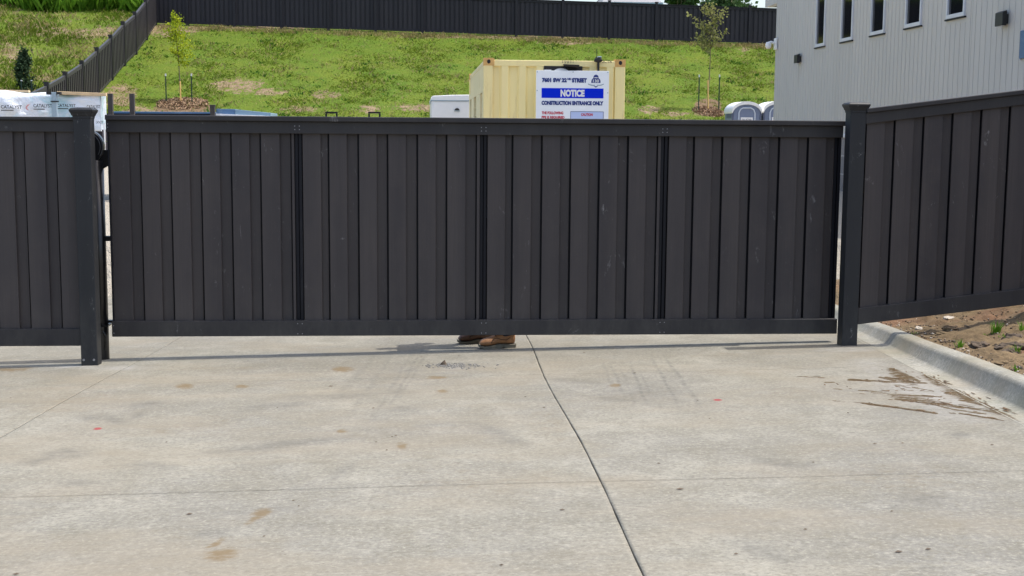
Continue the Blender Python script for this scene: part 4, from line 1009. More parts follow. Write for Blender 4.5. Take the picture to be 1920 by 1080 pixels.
# ---------------------------------------------------------------- portable toilets
def toilet(label, text):
    Yp = 42.; x0 = P(1374, 205, Yp).x; x1 = x0+.945; g_ = .68; top = P(1400, 190, Yp).z; dep = 1.05; ev = P(1374, 208, Yp).z
    t = thing('portable_toilet', label, 'portable toilet', ((x0+x1)/2, Yp+.5, g_), 'portable toilets by the building corner')
    xm = (x0+x1)/2
    def arc(e, zs, nn=16): return [(xm+(x1-x0+2*e)/2*math.cos(a), zs+(top-zs)*max(0, math.sin(a))**.9) for a in np.linspace(math.pi, 0, nn)]
    mb = MB(); front_ = [(x0, g_+.05), (x0, ev)]+[(a, b-.10 if b > ev+.12 else min(b, ev+.02)) for a, b in arc(0, ev-.02)[1:-1]]+[(x1, ev), (x1, g_+.05)]
    mb.loft([[Vector((a, yy, b)) for a, b in front_] for yy in (Yp, Yp+dep)]); mb.build('cabin', M['potty'], t)
    mb = MB(); o_ = arc(.03, ev-.03); i_ = [(xm+(a-xm)*.97, b-.10 if k not in (0, len(o_)-1) else b-.05) for k, (a, b) in enumerate(o_)]
    mb.loft([[Vector((a, yy, b)) for a, b in o_+i_[::-1]] for yy in (Yp-.05, Yp+dep+.05)]); mb.build('roof', M['roofwhite'], t, 0)
    mb = MB(); dx0, dx1 = xm-.27, xm+.27; dz = ev+.10
    d_ = [(dx0, g_+.12), (dx0, dz-.16), (dx0+.05, dz-.05), (dx0+.14, dz), (dx1-.14, dz), (dx1-.05, dz-.05), (dx1, dz-.16), (dx1, g_+.12)]
    mb.loft([[Vector((a, yy, b)) for a, b in d_] for yy in (Yp-.012, Yp+.01)]); dr = mb.build('door', M['potty'], t)
    mb = MB(); mb.tube([(a, Yp-.015, b) for a, b in d_], .022, 6); mb.build('door_frame', M['potty_trim'], dr)
    mb = MB(); lz = ev-.27; mb.box(xm-.20, xm+.20, Yp-.026, Yp-.012, lz-.12, lz+.06); sgn = mb.build('label_plate', M['white'], dr)
    mb = MB(); put_text(mb, text, xm-.165, Yp-.029, lz-.065, .33, .085, .02); mb.build('lettering', M['potty_dark'], sgn)
    mb = MB(); mb.box(x0-.012, x0+.01, Yp+.18, Yp+.80, ev-.22, ev-.06); mb.build('side_vent', M['potty_dark'], t)
    mb = MB(); mb.box(x0-.02, x0+.03, Yp-.02, Yp+.03, g_+.05, ev); mb.box(x1-.03, x1+.02, Yp-.02, Yp+.03, g_+.05, ev); build_split(mb, 'corner_trim', M['potty_dark'], t)
    mb = MB(); mb.box(x0-.05, x1+.05, Yp-.06, Yp+dep+.05, g_, g_+.06); mb.build('skid', M['potty_dark'], t)
    return t
pt = toilet('grey blue portable toilet with white arched roof, fully in view left of its twin', 'SALAZAR')
p2_ = copy_tree(pt, None, pt.location+Vector((1.06, .05, .02))); p2_['label'] = 'grey blue portable toilet half hidden by the building corner'

# ---------------------------------------------------------------- wrapped lumber stacks, blue bin, stakes, hoops
YW = 22.
wx1 = P(188, 200, YW).x; wz1 = P(100, 172, YW).z; wz0 = P(190, 246, YW).z; wx0 = wx1-3.6; wxm = P(101, 200, YW).x
def crumpled(x0, x1, y0, y1, z0, z1, seed, name, label):
    nx_, nz_ = 60, 24
    V = []; Fc = []
    xx, zz = np.meshgrid(np.linspace(x0, x1, nx_), np.linspace(z0, z1, nz_))
    bul = .05*fnoise(xx*1., zz*1.6, 3., seed)+.04*fnoise(xx, zz, 8, seed+1)+.09*np.abs(fnoise(xx+zz, zz, 5, seed+2))+.03*np.abs(fnoise(xx-zz, zz, 11, seed+4))
    yy = y0-bul*np.clip((z1-zz)/.08, 0, 1)
    zt = zz+np.where(zz > z1-.03, .02*np.sin(xx*3+seed)+.012*np.sin(xx*9), 0)
    fr_ = np.stack([xx, yy, zt], -1)
    tops = np.stack([xx[-1], np.full(nx_, y1), zt[-1]-.02], -1); bot = np.stack([xx[0], np.full(nx_, y1), zt[0]], -1)
    V = np.concatenate([fr_.reshape(-1, 3), tops, bot]); idx = np.arange(nx_*nz_).reshape(nz_, nx_); ti = np.arange(nx_)+nx_*nz_; bi = ti+nx_
    G_ = np.concatenate([idx, ti[None]], 0)
    Fc = np.stack([G_[:-1, :-1], G_[:-1, 1:], G_[1:, 1:], G_[1:, :-1]], -1).reshape(-1, 4)
    rows = [Fc, np.stack([bi[:-1], bi[1:], idx[0, 1:], idx[0, :-1]], -1), np.stack([ti[:-1], ti[1:], bi[1:], bi[:-1]], -1)]
    # ends
    for c in (0, nx_-1):
        col = idx[:, c]; m = len(col)
        ends = [[col[k], col[k+1], ti[c], ti[c]] for k in range(0)]
        b = len(V); yl = np.stack([V[col, 0], np.full(m, y1), V[col, 2]], -1); V = np.concatenate([V, yl]); e = np.arange(m)+b
        rows.append(np.stack([col[:-1], col[1:], e[1:], e[:-1]], -1))
    t = thing(name, label, 'lumber stack', ((x0+x1)/2, (y0+y1)/2, z0))
    o = npmesh('plastic_wrap', V-np.array(t.location), np.concatenate(rows), M['wrap'], t, None, True)
    return t
w1 = crumpled(wx0, wxm-.02, YW, YW+.42, wz0, wz1, 61, 'lumber_stack', 'stack wrapped in bluish crumpled printed plastic at the far left edge')
w2 = crumpled(wxm+.03, wx1, YW+.03, YW+.42, wz0, wz1-.03, 67, 'lumber_stack', 'stack in white printed wrap behind the left gate post')
def wtext(t, body, px0, px1, py0, py1, mat='textblack', uline=True):
    mb = MB(); a = P(px0, py1, YW-.16); b = P(px1, py0, YW-.16)
    put_text(mb, body, a.x, YW-.17, a.z, b.x-a.x, b.z-a.z, .02)
    if uline: mb.box(a.x, a.x+(b.x-a.x)*.6, YW-.171, YW-.169, a.z-.035, a.z-.02)
    mb.build('printed_text', M[mat], t)
mb = MB(); a, b = P(195.2, 231, YW-.02), P(198.6, 298, YW-.02); mb.hexa([(a.x, YW-.03, b.z), (b.x-.012, YW-.03, b.z), (b.x-.012, YW+.01, b.z), (a.x, YW+.01, b.z), (a.x-.01, YW-.03, a.z), (b.x, YW-.03, a.z), (b.x, YW+.01, a.z), (a.x-.01, YW+.01, a.z)]); mb.build('loose_flap', M['white'], w2, .004)
wtext(w1, 'CATALYST', 2, 41, 197.5, 203.5); wtext(w1, 'CATALYST', 63, 98, 195, 201.5); wtext(w2, 'CATALYST', 107, 142, 195, 200.5); wtext(w2, 'CATALYST', 163, 188, 197, 203, uline=False); wtext(w2, 'CATALYST', 180, 194, 227, 231.5, uline=False)
mb = MB(); p = P(54, 201, YW-.13)
mb.add([(p.x+a*.01, YW-.17, p.z+b*.01) for a, b in [(3, 5), (-1, 4), (-3.5, 1), (-4, -2), (-2, -4.5), (1, -5.5), (-.5, -3.5), (-1.5, -1), (-.5, 1.5), (1.5, 3)]], [(0, 1, 2, 3, 4, 5, 6, 7, 8, 9)])
mb.build('printed_logo', M['pink'], w1)
mb = MB(); 
ls = thing('lumber_stack', 'dark unwrapped lumber pile under the two white wrapped stacks', 'lumber stack', (wx0+1.8, YW+.2, .5))
for k in range(3):
    for c in range(9): mb.box(wx0+.02+c*.4, wx0+.02+c*.4+.385, YW+.06+.02*(c % 2), YW+.40, wz0-.57+k*.2, wz0-.57+k*.2+.195)
build_split(mb, 'board', M['darkpile'], ls)
mb = MB(); g_ = float(terr(wx0+1, YW))
for k in range(4): mb.box(wx0+.3+k*.95, wx0+.42+k*.95, YW+.05, YW+.4, g_-.02, wz0-.572)
build_split(mb, 'bearer', M['lath'], ls)
tl = thing('lumber_board', 'long pale pine board lying on the white wrapped stack near the gate post', 'board', (wxm, YW, wz1))
mb = MB(); a, b = P(107, 174, YW-.05), P(197, 175.5, YW-.05); mb.bar((a.x, YW-.02, a.z-.0), (b.x, YW+.05, b.z-.015), .12, .05); mb.build('board', M['lath'], tl, .004)
tl2 = MB(); a, b = P(-30, 169, YW-.05), P(50, 171, YW-.05); tl2.bar((a.x, YW+.1, a.z), (b.x, YW+.1, b.z), .1, .035); o = tl2.build('lumber_board', M['lath'], None, .004); tag(o, 'thin pale board on the bluish wrapped stack at the far left', 'board')
sp_ = thing('steel_post', 'grey blue steel post with dark clamps between the wrapped stacks', 'post', tuple(P(103, 215, 21.7)))
mb = MB(); a = P(103, 173, 21.7); g_ = float(terr(a.x, 21.7)); mb.box(a.x-.05, a.x+.03, 21.66, 21.74, g_, a.z); mb.build('shaft', M['galv'], sp_, .006)
mb = MB(); mb.box(a.x-.13, a.x-.052, 21.66, 21.74, a.z-.04, a.z+.01); mb.box(a.x+.032, a.x+.1, 21.66, 21.74, a.z-.035, a.z+.005); mb.box(a.x-.06, a.x+.07, 21.645, 21.658, a.z-.16, a.z-.14); build_split(mb, 'clamp', M['black'], sp_)

YBn = 24.
bn = thing('waste_bin', 'long blue steel bin behind the left half of the gate', 'bin', tuple(P(300, 216, YBn)))
a, b = P(204, 206.5, YBn+.25), P(400, 208.5, YBn+.25); g_ = float(terr(a.x, YBn))
mb = MB(); mb.box(a.x, b.x, YBn+.25, YBn+.30, g_+.1, a.z-.02); mb.box(a.x, b.x, YBn+1.7, YBn+1.75, g_+.1, a.z); mb.box(a.x, a.x+.05, YBn+.302, YBn+1.698, g_+.1, a.z-.02); mb.box(a.x+.052, b.x-.052, YBn+.302, YBn+1.698, g_+.1, g_+.16); mb.box(b.x-.05, b.x, YBn+.302, YBn+1.698, g_+.1, a.z-.02); mb.build('bin_body', M['blue'], bn, .006)
mb = MB(); mb.bar((a.x, YBn, P(204, 214, YBn).z), (b.x, YBn, P(400, 215, YBn).z), .05, .03); mb.build('front_rail', M['steel'], bn)
mb = MB()
for k in range(7): x_ = a.x+(b.x-a.x)*k/6; mb.box(x_-.04+(.04 if k == 0 else -.04 if k == 6 else 0), x_+.04+(.04 if k == 0 else -.04 if k == 6 else 0), YBn+.18, YBn+.248, g_+.1, a.z-.1)
build_split(mb, 'side_rib', M['blue'], bn)
for px, pt_, lb in [(207.5, 175.5, 'dark weathered stake nearest the left end of the gate'), (248, 175.5, 'dark weathered stake second from the left end of the gate'), (399, 198.5, 'short dark stake with flat cap where the two blue bins meet')]:
    q_ = P(px, pt_, YBn-.06); mb = MB(); g_ = float(terr(q_.x, YBn)); mb.box(q_.x-.042, q_.x+.042, YBn-.13, YBn-.045, g_-.1, q_.z)
    if px > 300: mb.box(q_.x-.05, q_.x+.05, YBn-.14, YBn-.035, q_.z, q_.z+.02)
    o = mb.build('timber_stake', M['darkwood'], None, .006); tag(o, lb, 'stake', 'dark timber stakes in front of the blue bins')
b2 = thing('waste_bin', 'pale blue steel bin with sloping top edge left of the thin hoops', 'bin', tuple(P(455, 216, YBn)))
a, b = P(403, 204, YBn), P(507, 211.5, YBn); g_ = float(terr(a.x, YBn)); am = P(440, 204.5, YBn)
mb = MB(); mb.cur = 0; mb.slant(a.x+.02, am.x, YBn+.02, YBn+1.2, g_+.1, a.z, g_+.1, am.z); mb.cur = 1; mb.slant(am.x+.004, b.x, YBn+.02, YBn+1.2, g_+.1, am.z-.004, g_+.1, b.z); mb.build('bin_body', [M['blue'], M['paleblue']], b2, .006)
mb = MB(); mb.slant(a.x+.02, b.x, YBn-.06, YBn+.018, g_+.3, a.z-.09, g_+.3, b.z-.06); mb.build('front_panel', M['trim'], b2, .006)
for px, lb in [(621.5, 'thin black steel hoop just above the gate, left of the two'), (702, 'thin black steel hoop just above the gate, closer to the white trailer')]:
    q_ = P(px, 211, YBn); q2 = P(px-10, 211, YBn); hw = q_.x-q2.x; mb = MB(); g_ = float(terr(q_.x, YBn))
    for s_ in (-1, 1): mb.box(q_.x+s_*hw-.016, q_.x+s_*hw+.016, YBn-.016, YBn+.016, g_-.05, q_.z-.018)
    mb.box(q_.x-hw-.016, q_.x+hw+.016, YBn-.016, YBn+.016, q_.z-.016, q_.z+.014)
    o = mb.build('steel_hoop', M['steel'], None, .004); tag(o, lb, 'hoop', 'thin black hoops behind the gate')

# ---------------------------------------------------------------- saplings
def leaf_cloud(centres, n, size, rs):
    V = []; Fc = []
    for i in range(n):
        c, sp = centres[rs.integers(len(centres))]
        p = np.array(c)+rs.normal(0, 1, 3)*sp
        d = rs.normal(0, 1, 3); d /= np.linalg.norm(d); e = np.cross(d, rs.normal(0, 1, 3)); e /= np.linalg.norm(e)
        l = size*rs.uniform(.6, 1.3); w = l*.42; b = len(V)
        V += [p, p+d*l*.5+e*w, p+d*l, p+d*l*.5-e*w]; Fc.append([b, b+1, b+2, b+3])
    return np.array(V), np.array(Fc)
def sapling(name, label, base, pts_branches, trunk_top, leaf, n, size, seed, trunk_r=.022):
    rs = np.random.default_rng(seed)
    t = thing(name, label, 'tree', tuple(base)); mb = MB()
    tp = Vector(trunk_top); mid = (Vector(base)+tp)/2+Vector((.03, 0, 0))
    mb.tube([Vector(base)-Vector((0, 0, .1)), Vector(base)*.5+mid*.5, mid, mid*.5+tp*.5, tp], [trunk_r*1.15, trunk_r, trunk_r*.85, trunk_r*.6, trunk_r*.2], 7)
    cent = []
    for (f, e, k) in pts_branches:
        s_ = Vector(base).lerp(tp, f); e = Vector(e); m = s_.lerp(e, .5)+Vector((0, 0, -.05))
        mb.tube([s_, m, e], [trunk_r*.5, trunk_r*.35, trunk_r*.12], 5)
        for q in np.linspace(.25, 1.0, 6): cent.append((tuple(s_.lerp(e, q)), k))
    mb.build('trunk', M['bark'], t, 0, True)
    V, Fc = leaf_cloud(cent, n, size, rs)
    npmesh('crown', V-np.array(base), Fc, leaf, t); return t
YTr = 53.
def tpx(px, py): return tuple(P(px, py, YTr+rng.uniform(-.35, .35)))
b1 = P(340, 203, YTr); b1.z = float(terr(b1.x, YTr))
br1 = [(.95, tpx(324, 24), .05), (.93, tpx(328, 36), .09), (.9, tpx(335, 34), .09), (.86, tpx(318, 50), .12), (.86, tpx(340, 48), .11), (.8, tpx(316, 62), .11), (.8, tpx(345, 60), .11), (.75, tpx(322, 75), .10), (.72, tpx(350, 72), .12),
       (.66, tpx(356, 84), .11), (.62, tpx(346, 98), .11), (.6, tpx(357, 105), .09), (.56, tpx(350, 115), .09), (.55, tpx(322, 92), .06), (.5, tpx(346, 120), .07), (.78, tpx(330, 64), .09)]
sapling('young_tree', 'young narrow tree with yellow green leaves and one pale stake', b1, br1, tpx(327, 34), M['leaf_yellow'], 1250, .085, 3)
b2_ = P(1327, 190, YTr); b2_.z = float(terr(b2_.x, YTr))
br2 = [(.97, tpx(1322, 12), .10), (.95, tpx(1336, 10), .08), (.93, tpx(1318, 20), .10), (.9, tpx(1335, 22), .08), (.82, tpx(1291, 26), .04), (.74, tpx(1302, 42), .05), (.72, tpx(1314, 46), .08), (.86, tpx(1360, 15), .05), (.84, tpx(1358, 25), .08), (.8, tpx(1348, 40), .06),
       (.74, tpx(1330, 44), .1), (.7, tpx(1340, 50), .08), (.66, tpx(1322, 54), .12), (.64, tpx(1318, 64), .12), (.6, tpx(1310, 70), .10), (.6, tpx(1345, 62), .08), (.62, tpx(1364, 60), .07), (.58, tpx(1340, 68), .10), (.56, tpx(1322, 76), .12), (.62, tpx(1302, 62), .04), (.55, tpx(1302, 75), .06)]
sapling('young_tree', 'young spreading tree with sparse olive leaves near the grey building', b2_, br2, tpx(1334, 16), M['leaf_olive'], 640, .125, 5)
def stake(px, py0, py1, label):
    b = P(px, py1, YTr-.15); tp = P(px-1.5, py0, YTr-.15); g_ = float(terr(b.x, YTr-.15)); mb = MB(); mb.tube([(b.x, YTr-.15, g_-.15), tuple(tp)], .032, 8)
    o = mb.build('wooden_stake', M['stake'], None); tag(o, label, 'stake', 'pale wooden stakes tied to the saplings'); return o
stake(339, 152, 203, 'pale wooden stake against the yellow green sapling'); stake(1328.5, 150, 190, 'pale wooden stake against the olive sapling near the building')
def tpost(px, py0, py1, label, Yp=YTr-.2, tip=.10):
    b = P(px, py1, Yp); tp = P(px, py0, Yp); g_ = float(terr(b.x, Yp)); t = thing('fence_stake', label, 'stake', (b.x, Yp, g_), 'green steel stakes around the saplings')
    h = tp.z-tip
    mb = MB(); mb.box(b.x-.022, b.x+.022, Yp-.008, Yp+.008, g_-.1, h); mb.box(b.x-.006, b.x+.006, Yp+.0085, Yp+.04, g_-.1, h); mb.build('shaft', M['tpost'], t)
    mb = MB(); mb.box(b.x-.024, b.x+.024, Yp-.01, Yp+.04, h+.001, tp.z); mb.build('white_tip', M['white'], t)
tpost(312, 138, 202, 'green steel stake left of the yellow green sapling'); tpost(360, 138, 198, 'green steel stake right of the yellow green sapling')
tpost(1310, 140, 192, 'green steel stake left of the olive sapling'); tpost(1348, 140, 188, 'green steel stake right of the olive sapling')
# small dark evergreen on the left hillside, with two short stakes
YE_ = 54.
be = P(48, 156, YE_); be.z = float(terr(be.x, YE_))
t = thing('evergreen_shrub', 'small dark upright evergreen on the hillside left of the picket fence', 'shrub', tuple(be))
mb = MB(); mb.tube([be-Vector((0, 0, .1)), be+Vector((0, 0, 1.7))], [.05, .01], 7); mb.build('trunk', M['bark'], t)
rs = np.random.default_rng(9); cent = []
for i in range(60):
    f = rs.uniform(0, 1); r_ = .42*(1-f)**.75+.04; a = rs.uniform(0, 6.28); rr_ = r_*rs.uniform(.3, 1); cent.append(((be.x+rr_*math.cos(a)-.05, YE_+rr_*math.sin(a), be.z+.12+1.55*f), .07))
V, Fc = leaf_cloud(cent, 2600, .10, rs); npmesh('crown', V-np.array(be), Fc, M['leaf_dark'], t)
tpost(40.5, 150, 170, 'short stake below the dark evergreen, the left one', 52., .04); tpost(59.5, 150, 170, 'short stake below the dark evergreen, the right one', 52., .04)

# ---------------------------------------------------------------- trees and house beyond the fence
def big_tree(px, pytop, Yt, r_, label, seed, gap, h=7.):
    top = P(px, pytop, Yt); g_ = float(terr(top.x, Yt)); t = thing('leafy_tree', label, 'tree', (top.x, Yt, g_), 'trees beyond the long dark fence'); rs = np.random.default_rng(seed)
    mb = MB(); ctr = Vector((top.x, Yt, top.z-r_)); mb.tube([(top.x, Yt, g_-.2), (top.x+.1, Yt, (g_+ctr.z)/2), tuple(ctr+Vector((0, 0, r_*.6)))], [.22, .16, .04], 9)
    cent = []
    for i in range(14):
        d = rs.normal(0, 1, 3); d /= np.linalg.norm(d); d[2] *= .8; e = ctr+Vector(d)*r_*rs.uniform(.45, .95); mb.tube([tuple(Vector((top.x, Yt, (g_+ctr.z)/2+rs.uniform(0, r_)))), tuple(e)], [.07, .02], 5)
        cent.append((tuple(e), r_*.17)); 
        for k in range(2): cent.append((tuple(Vector(e)+Vector(rs.normal(0, r_*.25, 3))), r_*.12))
    mb.build('trunk', M['bark'], t, 0, True)
    V, Fc = leaf_cloud(cent, gap, .26, rs); npmesh('crown', V-np.array(t.location), Fc, M['leaf_far'], t)
big_tree(1372, -16, 96, 1.45, 'loose leafy tree against the sky right of the olive sapling top', 13, 1700)
big_tree(1277, -46, 92, 1.35, 'dense leafy tree beside the far grey roof', 14, 2400)
big_tree(1338, -14, 104, 1.1, 'thin leafy tree top between the two fuller ones', 15, 420)
YH = 100.
hs = thing('house', 'far house with grey shingle roof beyond the long dark fence', 'house', tuple(P(1180, 60, YH)))
e1 = P(1243, 4, YH); e0 = P(1128, 3, YH); gh = float(terr(e0.x, YH)); ez = e1.z-.05
mb = MB(); mb.box(e0.x+.4, e1.x-.5, YH+.5, YH+9, gh-.1, ez); mb.build('wall', M['house'], hs)
mb = MB(); mb.add([(e0.x, YH, ez), (e1.x, YH, ez), (e1.x-2.5, YH+4.75, ez+2.6), (e0.x+2.5, YH+4.75, ez+2.6), (e1.x, YH+9.5, ez), (e0.x, YH+9.5, ez)], [(0, 1, 2, 3), (1, 4, 2), (4, 5, 3, 2), (5, 0, 3), (0, 5, 4, 1)]); mb.build('roof', M['roof'], hs)
mb = MB(); mb.box(e0.x, e1.x+.02, YH-.03, YH-.005, ez-.10, ez+.02); mb.build('gutter', M['galv'], hs)
for k in range(3):
    mb = MB(); mb.box(e0.x+.8+k*1.4, e0.x+1.5+k*1.4, YH+.46, YH+.52, gh+.9, gh+2.1); mb.build('window', M['glass'], hs)

# ---------------------------------------------------------------- grey metal building
XW = 9.4; YF = 33.5; ZT = 7.2; ZS = 1.80
bd = thing('metal_building', 'pale grey metal sided building with narrow windows at right', 'building', (XW+4, 24, .7))
wins = []
for a, b, py in [(1530, 1547, 87), (1577.5, 1599, 77), (1633.5, 1659, 65), (1698.5, 1728, 51.5), (1776.5, 1810, 34)]:
    ya, yb_ = PX(b, py, XW).y, PX(a, py, XW).y; wins.append((ya, yb_, 3.90, 5.75))
wins.sort()
ycur = 4.; mb = MB()
segsY = []
for (ya, yb_, z0, z1) in wins:
    segsY.append((ycur, ya)); ycur = yb_
    mb.box(XW, XW+.18, ya, yb_, ZS+.06, z0); mb.box(XW, XW+.18, ya, yb_, z1, ZT)
segsY.append((ycur, YF))
for a, b in segsY: mb.box(XW, XW+.18, a, b, ZS+.06, ZT)
mb.box(XW, XW+.18, YF, YF+1.15, 5.27, ZT); mb.box(XW+.18, XW+11, YF-.18, YF, .5, 5.27); mb.box(XW+.18, XW+11, YF+.97, YF+1.15, 5.27, ZT); mb.box(XW+.18, XW+11, 4., 4.18, .5, ZT)
y_ = 4.1                                  # standing ribs of the siding
def in_win(y): return any(a-.07 < y < b+.07 for a, b, _, _ in wins)
while y_ < YF-.05:
    if in_win(y_): mb.box(XW-.006, XW, y_-.011, y_+.011, ZS+.07, 3.80); mb.box(XW-.006, XW, y_-.011, y_+.011, 5.86, ZT)
    else: mb.box(XW-.006, XW, y_-.011, y_+.011, ZS+.07, ZT)
    y_ += .205
mb.build('wall', M['wall'], bd)
mb = MB(); mb.box(XW-.03, XW+.3, 4., YF, .3, ZS); mb.build('block_base', M['stone'], bd)
mb = MB(); mb.box(XW-.07, XW+.2, 4., YF+.02, ZS+.001, ZS+.075); mb.build('base_cap', M['trim'], bd, .01)
mb = MB(); mb.box(XW+.02, XW+10.9, 4.1, YF+1.05, ZT-.25, ZT-.1); mb.build('roof', M['roof'], bd)
mb = MB(); mb.box(XW+.02, XW+10.9, YF+.004, YF+.965, 5.275, 5.31); mb.build('soffit', M['black'], bd)
mb = MB(); mb.box(XW-.02, XW+.02, 4., YF+1.16, 5.245, 5.268); 
for (ya, yb_, z0, z1) in wins:
    m2 = MB(); w_ = .05
    m2.box(XW-.035, XW+.10, ya-w_*.0, ya+w_, z0, z1); m2.box(XW-.035, XW+.10, yb_-w_, yb_, z0, z1); m2.box(XW-.035, XW+.10, ya+w_, yb_-w_, z0, z0+.07); m2.box(XW-.035, XW+.10, ya+w_, yb_-w_, z1-.085, z1)
    fr_ = m2.build('window', M['trim'], bd, .004)
    m3 = MB(); m3.box(XW+.0, XW+.01, ya+w_-.005, yb_-w_+.005, z0+.065, z1-.08); m3.build('pane', M['glass'], fr_)
    m3 = MB(); m3.box(XW-.04, XW-.002, ya-.04, yb_+.04, z0-.03, z0-.003); m3.build('sill_flashing', M['steel'], fr_)
def lamp(pxa, pxb, pyt, pyb, label):
    a, b = PX(pxb, pyb, XW), PX(pxa, pyb, XW); zt = PX((pxa+pxb)/2, pyt, XW).z; y0, y1 = a.y, a.y+.27; z0 = a.z+.02
    t = thing('wall_lamp', label, 'wall lamp', (XW, (y0+y1)/2, z0), 'black wall lamps on the grey building')
    m = MB(); m.box(XW-.05, XW-.011, y0+.03, y1-.03, z0+.03, zt-.06); m.build('back_plate', M['black'], t, .004)
    m = MB(); m.hexa([(XW-.125, y0, z0), (XW-.05, y0, z0), (XW-.05, y1, z0), (XW-.125, y1, z0), (XW-.125, y0, zt-.03), (XW-.05, y0, zt), (XW-.05, y1, zt), (XW-.125, y1, zt-.03)]); m.build('housing', M['black'], t, .008)
    m = MB(); m.box(XW-.11, XW-.065, y0+.03, y1-.03, z0-.006, z0-.001); m.build('lens', M['trim'], t)
lamp(1488, 1503.5, 102, 119.5, 'small black wall lamp on the grey building near its far corner'); lamp(1863, 1893, 22, 50, 'larger looking black wall lamp high on the grey building at right')
cp = PX(1456, 83, XW)
t = thing('security_camera', 'white dome camera on an arm at the building corner', 'camera', (XW, cp.y-.1, cp.z))
m = MB(); m.box(XW-.06, XW-.011, cp.y-.14, cp.y+.06, cp.z-.14, cp.z+.15); m.build('mount', M['white'], t, .01)
m = MB(); m.tube([(XW-.05, cp.y-.05, cp.z+.02), (XW-.16, cp.y-.04, cp.z+.05), (XW-.23, cp.y-.04, cp.z+.02)], [.035, .035, .04], 10); m.build('arm', M['white'], t, 0, True)
m = MB(); m.tube([(XW-.23, cp.y-.04, cp.z+.05), (XW-.23, cp.y-.04, cp.z-.01), (XW-.23, cp.y-.04, cp.z-.07), (XW-.23, cp.y-.04, cp.z-.12)], [.05, .075, .075, .04], 14); m.build('dome', M['white'], t, 0, True)
a = PX(1917.5, 80, XW)
sgb = thing('wall_sign', 'blue wall sign cut off by the right edge of the picture', 'sign', (XW, a.y-.6, 3.))
m = MB(); m.box(XW-.05, XW-.012, a.y-1.3, a.y, PX(1918, 110, XW).z, PX(1918, 58, XW).z); m.build('panel', M['blue'], sgb, .006)
m = MB(); m.box(XW-.03, XW-.0115, a.y+.002, a.y+.03, PX(1918, 112, XW).z, PX(1918, 56, XW).z); m.build('edge_trim', M['trim'], sgb)

# ---------------------------------------------------------------- person behind the gate
def skinned(name, chains, mat, parent, sub=2):
    """chains: list of [(pos, radius), ...]; a first point equal to an earlier one joins there"""
    org = ORG[parent.name] if parent is not None else Vector((0, 0, 0))
    V = []; E = []; Rd = []
    def vid(p, r_):
        for i, q in enumerate(V):
            if (Vector(q)-Vector(p)).length < 1e-5: return i
        V.append(tuple(p)); Rd.append(r_); return len(V)-1
    for ch in chains:
        ids = [vid(p, r_) for p, r_ in ch]; E += list(zip(ids, ids[1:]))
    me = bpy.data.meshes.new(name); me.from_pydata([tuple(Vector(v)-org) for v in V], E, []); me.materials.append(mat)
    o = bpy.data.objects.new(name, me); link(o, parent, org)
    sk = o.modifiers.new('skin', 'SKIN'); sk.use_smooth_shade = True
    for i, r_ in enumerate(Rd):
        rr_ = r_ if isinstance(r_, tuple) else (r_, r_); me.skin_vertices[0].data[i].radius = rr_; me.skin_vertices[0].data[i].use_root = (i == 0)
    sb = o.modifiers.new('smooth', 'SUBSURF'); sb.levels = sb.render_levels = sub
    return o
fa = G(932, 655); gzf = gz(.67, 10.45); gzr = gz(.55, 10.86)
ps = thing('person', 'person hidden behind the gate except for tan work boots walking left', 'person', (.63, 10.62, gz(.63, 10.62)))
gb = gz(.63, 10.62)
pel = Vector((.62, 10.63, gb+.92)); 
def V3(x, y, z): return Vector((x, y, gb+z))
chest = V3(.60, 10.63, 1.28); neck = V3(.58, 10.63, 1.46); head0 = V3(.56, 10.63, 1.55)
kL, aL = V3(.66, 10.52, .50), V3(.755, 10.455, .12); kR, aR = V3(.56, 10.74, .50), V3(.60, 10.83, .12)
hL, hR = V3(.63, 10.545, .86), V3(.61, 10.715, .86)
sL, sR = V3(.59, 10.46, 1.40), V3(.59, 10.80, 1.40)
eL, wL = V3(.60, 10.415, 1.12), V3(.40, 10.43, 1.06); eR, wR = V3(.66, 10.90, 1.13), V3(.50, 10.93, .92)
body = skinned('body', [[(pel, (.13, .10)), (V3(.61, 10.63, 1.08), (.13, .10)), (chest, (.15, .11)), (V3(.59, 10.63, 1.40), (.10, .08)), (neck, .055), (head0, .06), (V3(.545, 10.63, 1.62), (.075, .085)), (V3(.55, 10.63, 1.70), (.07, .08)), (V3(.555, 10.63, 1.75), (.04, .045))],
      [(pel, .1), (hL, .085), (kL, .055), (aL, .038)], [(pel, .1), (hR, .085), (kR, .055), (aR, .038)],
      [(V3(.59, 10.63, 1.40), .1), (sL, .055), (eL, .042), (wL, .027)], [(V3(.59, 10.63, 1.40), .1), (sR, .055), (eR, .042), (wR, .027)],
      [(wL, .027), (wL+Vector((-.05, 0, 0)), (.02, .038)), (wL+Vector((-.085, 0, 0)), (.014, .038))], [(wR, .027), (wR+Vector((-.045, 0, -.03)), (.02, .036)), (wR+Vector((-.075, 0, -.05)), (.014, .036))]], M['skin'], ps)
for w, d in ((wL, Vector((-1, 0, 0))), (wR, Vector((-.8, 0, -.6)))):
    for k, ln in enumerate((.062, .075, .08, .070)):
        off = Vector((0, -.027+.018*k, 0)) if w is wL else Vector((0, .027-.018*k, 0)); s_ = w+d*.08+off; 
        skinned('finger', [[(s_-d*.02, .009), (s_+d*ln*.5, .0085), (s_+d*ln*.8+Vector((0, 0, -.016)), .0075), (s_+d*ln*.95+Vector((0, 0, -.035)), .006)]], M['skin'], ps, 1)
    s_ = w+d*.03; skinned('thumb', [[(s_, .011), (s_+d*.025+Vector((0, 0, .035)), .01), (s_+d*.055+Vector((0, 0, .05)), .008)]], M['skin'], ps, 1)
hd = V3(.545, 10.63, 1.64)
